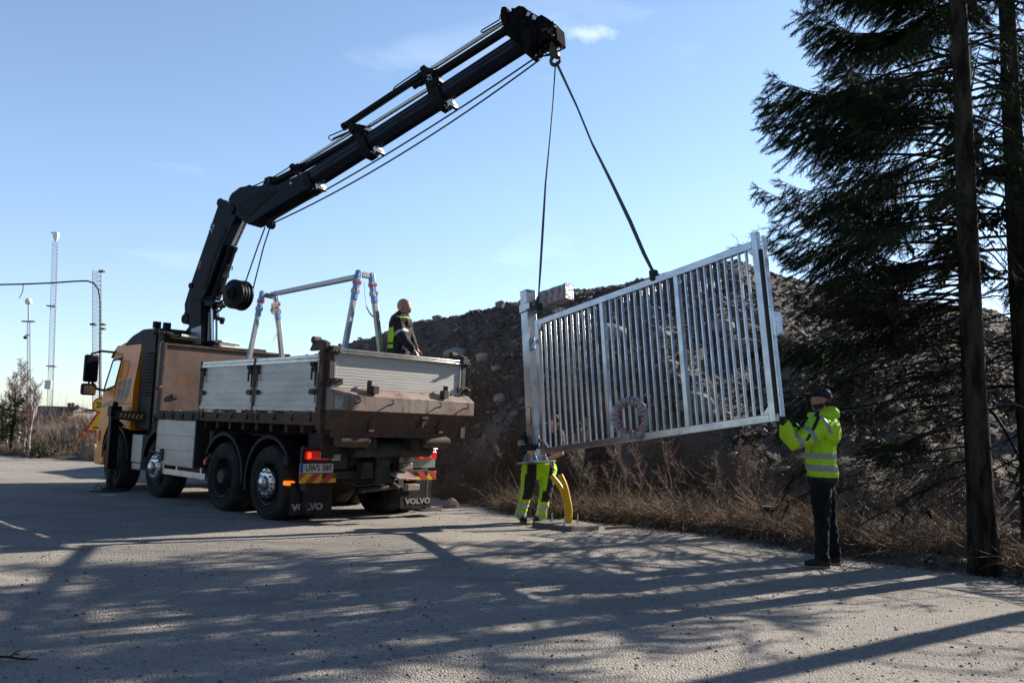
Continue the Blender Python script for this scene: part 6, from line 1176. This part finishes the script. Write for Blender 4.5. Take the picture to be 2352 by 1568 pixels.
def litter(name, n, sampler, smin, smax, mats, seed):
    r = np.random.RandomState(seed); P = np.array([sampler(r) for _ in range(n)])+np.array([0, 0, .015]); a = r.rand(n)*6.28; s_ = r.uniform(smin, smax, n)[:, None]; X = np.stack([np.cos(a), np.sin(a), r.normal(0, .5, n)], 1)*s_; Y = np.stack([-np.sin(a), np.cos(a), r.normal(0, .5, n)], 1)*s_*.6
    v = np.stack([P-X, P-Y*.9, P+X, P+Y], 1).reshape(-1, 3); return npobj(name, npmesh(name, v, np.arange(4*n).reshape(-1, 4), mats, r.choice(len(mats), n)), kind='stuff')
litter('leaf_litter', 16000, strip(-3, 9.5, -.1, 4.5, 1.6), .012, .035, ['dry_fern', 'bank_soil', 'dry_grass', 'dry_fern'], 15)
def twigs(name, n, sampler, lmin, lmax, rr_, mats, seed, steep=.25, **k):
    r = np.random.RandomState(seed); S, Rd = [], []
    for _ in range(n):
        p = V(sampler(r)); p[2] += r.uniform(0, .08); a = r.rand()*6.28; L_ = r.uniform(lmin, lmax); d = nrm(V(math.cos(a), math.sin(a), r.uniform(-.05, steep)*2)); q = rr_*(.5+r.rand())
        for j in range(4): e = p+d*L_/4; S.append((p, e)); Rd.append((q*(1-j*.2), q*(1-(j+1)*.2))); p = e; d = nrm(d+r.normal(0, .22, 3))
    v, f = tubes3(np.array(S), np.array(Rd)); mi = r.choice(len(mats), len(S)).repeat(3); return npobj(name, npmesh(name, v, f, mats, mi), kind='stuff', **k)
twigs('fallen_twigs', 9500, strip(-2.5, 9, .15, 5.2, 1.4), .15, .95, .0045, ['grey_twig', 'dry_fern', 'grey_twig', 'dry_grass'], 5, .3)
def smpbank(r):
    while 1:
        x = r.uniform(-26, -8); y = np.interp(x, [-40, -15.8, -12.34, -9, -6], [26.6, 26.1, 24.62, 23.4, 23.2])+.05+6*r.rand()**1.5
        if noise.noise(Vector((x*.7, y*.7, 1)))+.5 > r.rand()*.8: return x, y, bank_h(x, y)
blades('bank_grass', 26000, smpbank, .12, .55, .008, ['dry_grass', 'grey_twig', 'dry_grass', 'dry_fern'], 7, .55)
twigs('bank_twigs', 2600, smpbank, .4, 1.2, .006, ['grey_twig', 'birch_twig'], 8, 1.6)
# fallen branch on the yard, bottom left; tree stump
m = MB(); q = gnd(0, 1508); m.tube([gnd(-30, 1506, .02), gnd(20, 1508, .02), gnd(50, 1512, .015), gnd(88, 1513, .01)], [.008, .007, .006, .003], 6); m.tube([gnd(20, 1508, .02), gnd(38, 1496, .035), gnd(48, 1492, .04)], [.005, .004, .002], 5); m.tube([gnd(50, 1512, .015), gnd(70, 1504, .03)], [.004, .002], 5); m.build('fallen_branch', 'dead_twig', None, label='small dead branch lying on the gravel at the bottom left corner', cat='branch')
b = gnd(1762, 1205); m = MB(); z = mound_h(b[0], b[1]); m.lathe([(.0, .21), (.13, .22), (.15, .18), (.155, .02), (.2, -.1)], (b[0], b[1], z), (0, 0, 1), 18); m.build('tree_stump', 'bark', None, label='sawn tree stump with pale top in the brush behind the hi-vis man', cat='stump')
m = MB(); m.cyl((b[0], b[1], z+.219), (b[0], b[1], z+.224), .125, 18); o = m.build('cut_face', 'wood', bpy.data.objects['tree_stump'])
p = mray(1712, 885); m = MB(); m.loft([[p+V(x, -.06, z_), p+V(x, -.03, z_+w_)] for x, z_, w_ in ((-.16, .05, .02), (-.11, .0, .06), (-.05, .02, .03), (0, -.01, .02), (.05, -.03, .07), (.12, -.05, .03))], False, close=False); m.build('plastic_scrap', 'marker_yellow', None, label='torn bright orange plastic scrap on the slope behind the gate', cat='plastic scrap')
# ================================================================ far left: masts, lamp, signs, barriers, cable
def lattice(name, pb, pt, w, Y, label, cat, seg, rleg=.022, rbr=.010, tri=True):
    b, t = atY(*pb, Y), atY(*pt, Y); root = thing(name, b, label, cat); ax = t-b; X = V(1, 0, 0); Z_ = V(0, 1, 0); off = [(-w/2, -.1*w), (w/2, -.3*w), (.1*w, .7*w)]; m = MB()
    for a, c in off: m.cyl(X*a+Z_*c, ax+X*a+Z_*c, rleg, 6)
    m.build('mast_leg', 'mast_steel', root); m = MB()
    for i in range(seg):
        for j in range(3):
            a, c = off[j], off[(j+1) % 3]; p0 = ax*(i/seg)+X*a[0]+Z_*a[1]; p1 = ax*((i+.5)/seg)+X*c[0]+Z_*c[1]; p2 = ax*((i+1)/seg)+X*a[0]+Z_*a[1]; m.cyl(p0, p1, rbr, 4); m.cyl(p1, p2, rbr, 4)
    m.build('lattice_bracing', 'mast_steel', root); return root, b, ax
Y1 = 40.
m1_, b_, ax_m = lattice('lattice_mast', (115, 937), (127.5, 556), .26, Y1, 'tall slender lattice mast with a white sensor on top', 'mast', 46, .014, .006)
m = MB(); m.lathe([(.0, .5), (.13, .48), (.15, .3), (.08, .1), (.02, 0)], ax_m, (0, 0, 1), 14); m.box(ax_m+V(-.12, 0, .45), (.2, .2, .06)); m.build('sensor_head', 'white_paint', m1_)
for y_ in (841, 703): q = atY(121, y_, Y1)-b_; m = MB(); m.box(q, (.42, .3, .06)); m.cyl(q+V(-.3, 0, 0), q+V(0, 0, 0), .03, 6); m.build('mast_collar', 'mast_steel', m1_)
q = atY(112, 883, Y1)-b_; m = MB(); m.box(q, (.3, .22, .42)); m.build('junction_box', 'white_paint', m1_, bevel=.02)
m = MB(); A, B = atY(88, 939, 39.4), atY(158, 939, 39.4); m.bx(A[0], B[0], 39.3, 41.2, .4, A[2]+.16); m.build('concrete_plinth', 'concrete', None, bevel=.03, label='long pale concrete plinth under the tall lattice mast', cat='plinth')
Y2 = 33.
m2_, b_, ax_2 = lattice('lattice_mast', (224, 965), (224, 622), .36, Y2, 'wider lattice mast behind the truck mirror carrying the overhead cable', 'mast', 34, .016, .008)
for x_, y_ in ((214, 745), (236, 745), (236, 755), (234, 623)): q = atY(x_, y_, Y2)-b_; m = MB(); m.box(q, (.18, .2, .07)); m.build('mast_clamp', 'dark_steel', m2_)
m = MB(); P = [atY(x, y, Y2-.25) for x, y in ((-260, 655), (0, 653.5), (50, 652.5), (115, 650), (170, 646), (200, 645), (215, 650), (226, 664), (230, 690), (230, 760), (229, 930))]; m.tube(P, .032, 8); ca_ = m.build('overhead_cable', 'rubber', None, label='thick black overhead cable running left from the wider lattice mast', cat='cable')
m = MB(); P = [atY(x, y, Y2-.2) for x, y in ((53, 654), (52, 668), (48, 678), (43, 685))]; m.loft([[p+V(-.02, 0, 0), p+V(.03, 0, 0)] for p in P], False, close=False); m.build('loose_tape', 'white_paint', ca_)
Y3 = 41.
bL = atY(67, 950, Y3); lm = thing('lamp_mast', bL, 'thin lamp mast with twin heads, a camera arm and a white ball on top', 'lamp post'); tL = atY(66, 738, Y3)-bL; m = MB()
for a, c in ((-.09, 0), (.09, -.03), (0, .12)): m.cyl((a, c, 0), tL+V(a*.8, c*.8, 0), .018, 5)
for i in range(34): m.cyl(tL*(i/34)+V(-.09, 0, 0), tL*((i+.5)/34)+V(.09, 0, 0), .008, 4); m.cyl(tL*((i+.5)/34)+V(.09, 0, 0), tL*((i+1)/34)+V(-.09, 0, 0), .008, 4)
m.cyl(tL, atY(65.5, 698, Y3)-bL, .04, 8); m.build('mast_pole', 'mast_steel', lm)
q = atY(65.5, 692, Y3)-bL; m = MB(); m.ball(q, .17, 16); m.build('radome_ball', 'white_paint', lm)
for x_, d_ in ((58, -1), (74, 1)): q = atY(x_, 738, Y3)-bL; m = MB(); m.box(q, (.32, .16, .07)); m.box(q+V(-d_*.2, 0, -.02), (.2, .05, .04)); m.build('lamp_head', 'mast_steel', lm, bevel=.02)
q = atY(58, 773, Y3)-bL; m = MB(); m.cyl(q+V(.2, 0, .08), q+V(0, 0, .08), .03, 6); m.ball(q-V(0, 0, .04), .09, 10); m.build('camera', 'rubber', lm)
for x_, y0_, y1_ in ((158.5, 926, 937), (167.5, 926, 937)): q = atY(x_, y1_, 31.5); m = MB(); m.cyl(q-V(0, 0, .3), q+V(0, 0, .20), .065, 10); m.build('short_post', 'concrete', None, label='short pale post on the left bank, %s of the pair' % ('left' if x_ < 160 else 'right'), cat='post')
m = MB(); q = atY(165, 941, 31.3); m.bar(q, atY(181, 932, 31.3), .12, .12); m.build('timber_beam', 'rust_dark', None, label='dark beam tilted up against the scrap pile on the left bank', cat='beam')
m = MB(); rr = random.Random(5)
for k in range(16): q = atY(rr.uniform(140, 215), rr.uniform(938, 946), 31.2+rr.random()); m.bar(q, q+V(rr.uniform(-.9, .9), rr.uniform(-.4, .4), rr.uniform(-.06, .12)), .04, .04)
m.build('scrap_pile', 'dark_steel', None, label='tangle of scrap steel lying on top of the left bank', cat='scrap', kind='stuff') if False else m.build('scrap_pile', 'dark_steel', None, label='tangle of scrap steel lying on top of the left bank', cat='scrap pile')
# road signs
Ys = 25.0
sgp = atY(219, 1068, Ys); sg = thing('road_sign', (sgp[0], Ys, 0), 'round yellow speed sign above a triangular warning sign, half hidden by the truck cab', 'road sign'); zc = atY(219, 930, Ys)[2]; zt_ = atY(219, 993, Ys)[2]
m = MB(); m.cyl((0, .04, 0), (0, .04, zc+.3), .03, 10); m.build('sign_pole', 'mast_steel', sg)
def disc(nm, c, r, y0, y1, mt, par): m = MB(); m.cyl((c[0], y0, c[1]), (c[0], y1, c[1]), r, 40); return m.build(nm, mt, par)
rd = disc('round_sign', (0, zc), .232, -.02, .01, 'sign_red', sg); disc('sign_face', (0, zc), .185, -.024, -.018, 'sign_yellow', rd)
textmesh('sign_number', '20', .24, mtx((0, -.027, zc), (1, 0, 0), (0, 0, 1), (0, -1, 0)), 'plate_black', rd, .006, .001)
m = MB(); h = .74; m.prism([(-.43, zt_), (.43, zt_), (0, zt_+h)], (0, 0, 0), (1, 0, 0), (0, 0, 1), (0, 1, 0), -.01, .01); ts = m.build('triangle_sign', 'sign_red', sg, bevel=.01); m = MB(); m.prism([(-.30, zt_+.075), (.30, zt_+.075), (0, zt_+.6)], (0, 0, 0), (1, 0, 0), (0, 0, 1), (0, 1, 0), -.014, -.011); m.build('sign_face', 'sign_yellow', ts); m = MB(); m.bx(-.17, .17, -.018, -.015, zt_+.12, zt_+.17); m.build('sign_symbol', 'plate_black', ts)
# marker board
q = gnd(184, 1047); mb_ = thing('marker_board', q, 'red and yellow striped marker board leaning at the roadside', 'marker board'); h = atY(180, 992, q[1])[2]; wd_ = .27
XA = V(1, .1, .0); ZA = nrm(V(-.09, .06, 1)); NA = np.cross(ZA, XA); m = MB(); rr_ = [(-wd_/2, 0), (wd_/2, 0), (wd_/2, h-.06), (wd_/2-.06, h), (-wd_/2+.06, h), (-wd_/2, h-.06)]; m.prism(rr_, (0, 0, .02), XA, ZA, -NA, -.02, .02); mk = m.build('board', 'marker_red', mb_, bevel=.01)
m = MB()
for k in range(3): z_ = .1+k*.28; m.add([V(0, 0, .02)+XA*a+ZA*min(b_2, h-.05)-NA*-.0-NA*(-.024) if False else V(0, 0, .02)+XA*a+ZA*min(b_2, h-.05)+NA*.024*(1 if NA[1] < 0 else -1) for a, b_2 in ((-.11, z_), (.11, z_+.13), (.11, z_+.28), (-.11, z_+.15))], [(0, 1, 2, 3)])
m.build('board_stripe', 'marker_yellow', mk); m = MB(); m.box((0, 0, .03), (.34, .22, .07)); m.build('board_foot', 'rubber', mb_, bevel=.02)
# grey backs of leaning sign plates, barrier blocks
q = gnd(158, 1046); m = MB(); pts = [(-.42, .30), (-.15, .30), (.1, .30), (.16, .95), (.02, .93), (-.15, .80), (-.30, .58)]; m.prism(pts, q, (1, 0, 0), (0, 0, 1), (0, 1, 0), -.01, .01); m.bar(q+V(.1, -.02, .0), q+V(.2, -.02, 1.0), .04, .03); m.build('leaning_sign_plate', 'sign_back', None, label='grey back of a quarter round sign plate on a stake left of the striped board', cat='sign plate')
q = gnd(172, 1040); m = MB(); m.prism([(-.2, .2), (.1, .2), (.1, .9), (-.1, .8)], q+V(0, .3, 0), (1, 0, 0), (0, 0, 1), (0, 1, 0), -.01, .01); m.build('leaning_sign_plate', 'sign_back', None, label='grey sign plate standing behind the striped marker board', cat='sign plate')
q = gnd(199, 1055); m = MB(); m.loft([[q+V(x*w_, y*w2, z_) for x, y in ((-1, -1), (1, -1), (1, 1), (-1, 1))] for w_, w2, z_ in ((.2, .3, 0), (.18, .28, .08), (.08, .12, .45))]); m.build('barrier_block', 'concrete', None, bevel=.02, label='dark wedge shaped barrier block right of the striped marker board', cat='barrier block')
q = gnd(213, 1057); m = MB(); m.loft([[q+V(x*w_, y*w2, z_) for x, y in ((-1, -1), (1, -1), (1, 1), (-1, 1))] for w_, w2, z_ in ((.24, .3, 0), (.22, .28, .1), (.08, .12, .5))]); m.build('barrier_block', 'wood', None, bevel=.02, label='tan barrier block beside the front of the truck', cat='barrier block')
# round steel plate under the crane leg
q = twor(OX, OY, 0); sp_o = thing('support_plate', q, 'round dark steel plate with a carrying loop under the crane support leg', 'support plate'); m = MB(); m.lathe([(0, .03), (.25, .03), (.36, .012), (.36, 0)], (0, 0, 0), (0, 0, 1), 36); m.build('plate', 'dark_steel', sp_o)
m = MB(); m.torus((-.14, -.1, .03), (.3, 1, 0), .07, .009, 16, 6, 0, math.pi); m.build('carrying_loop', 'dark_steel', sp_o)
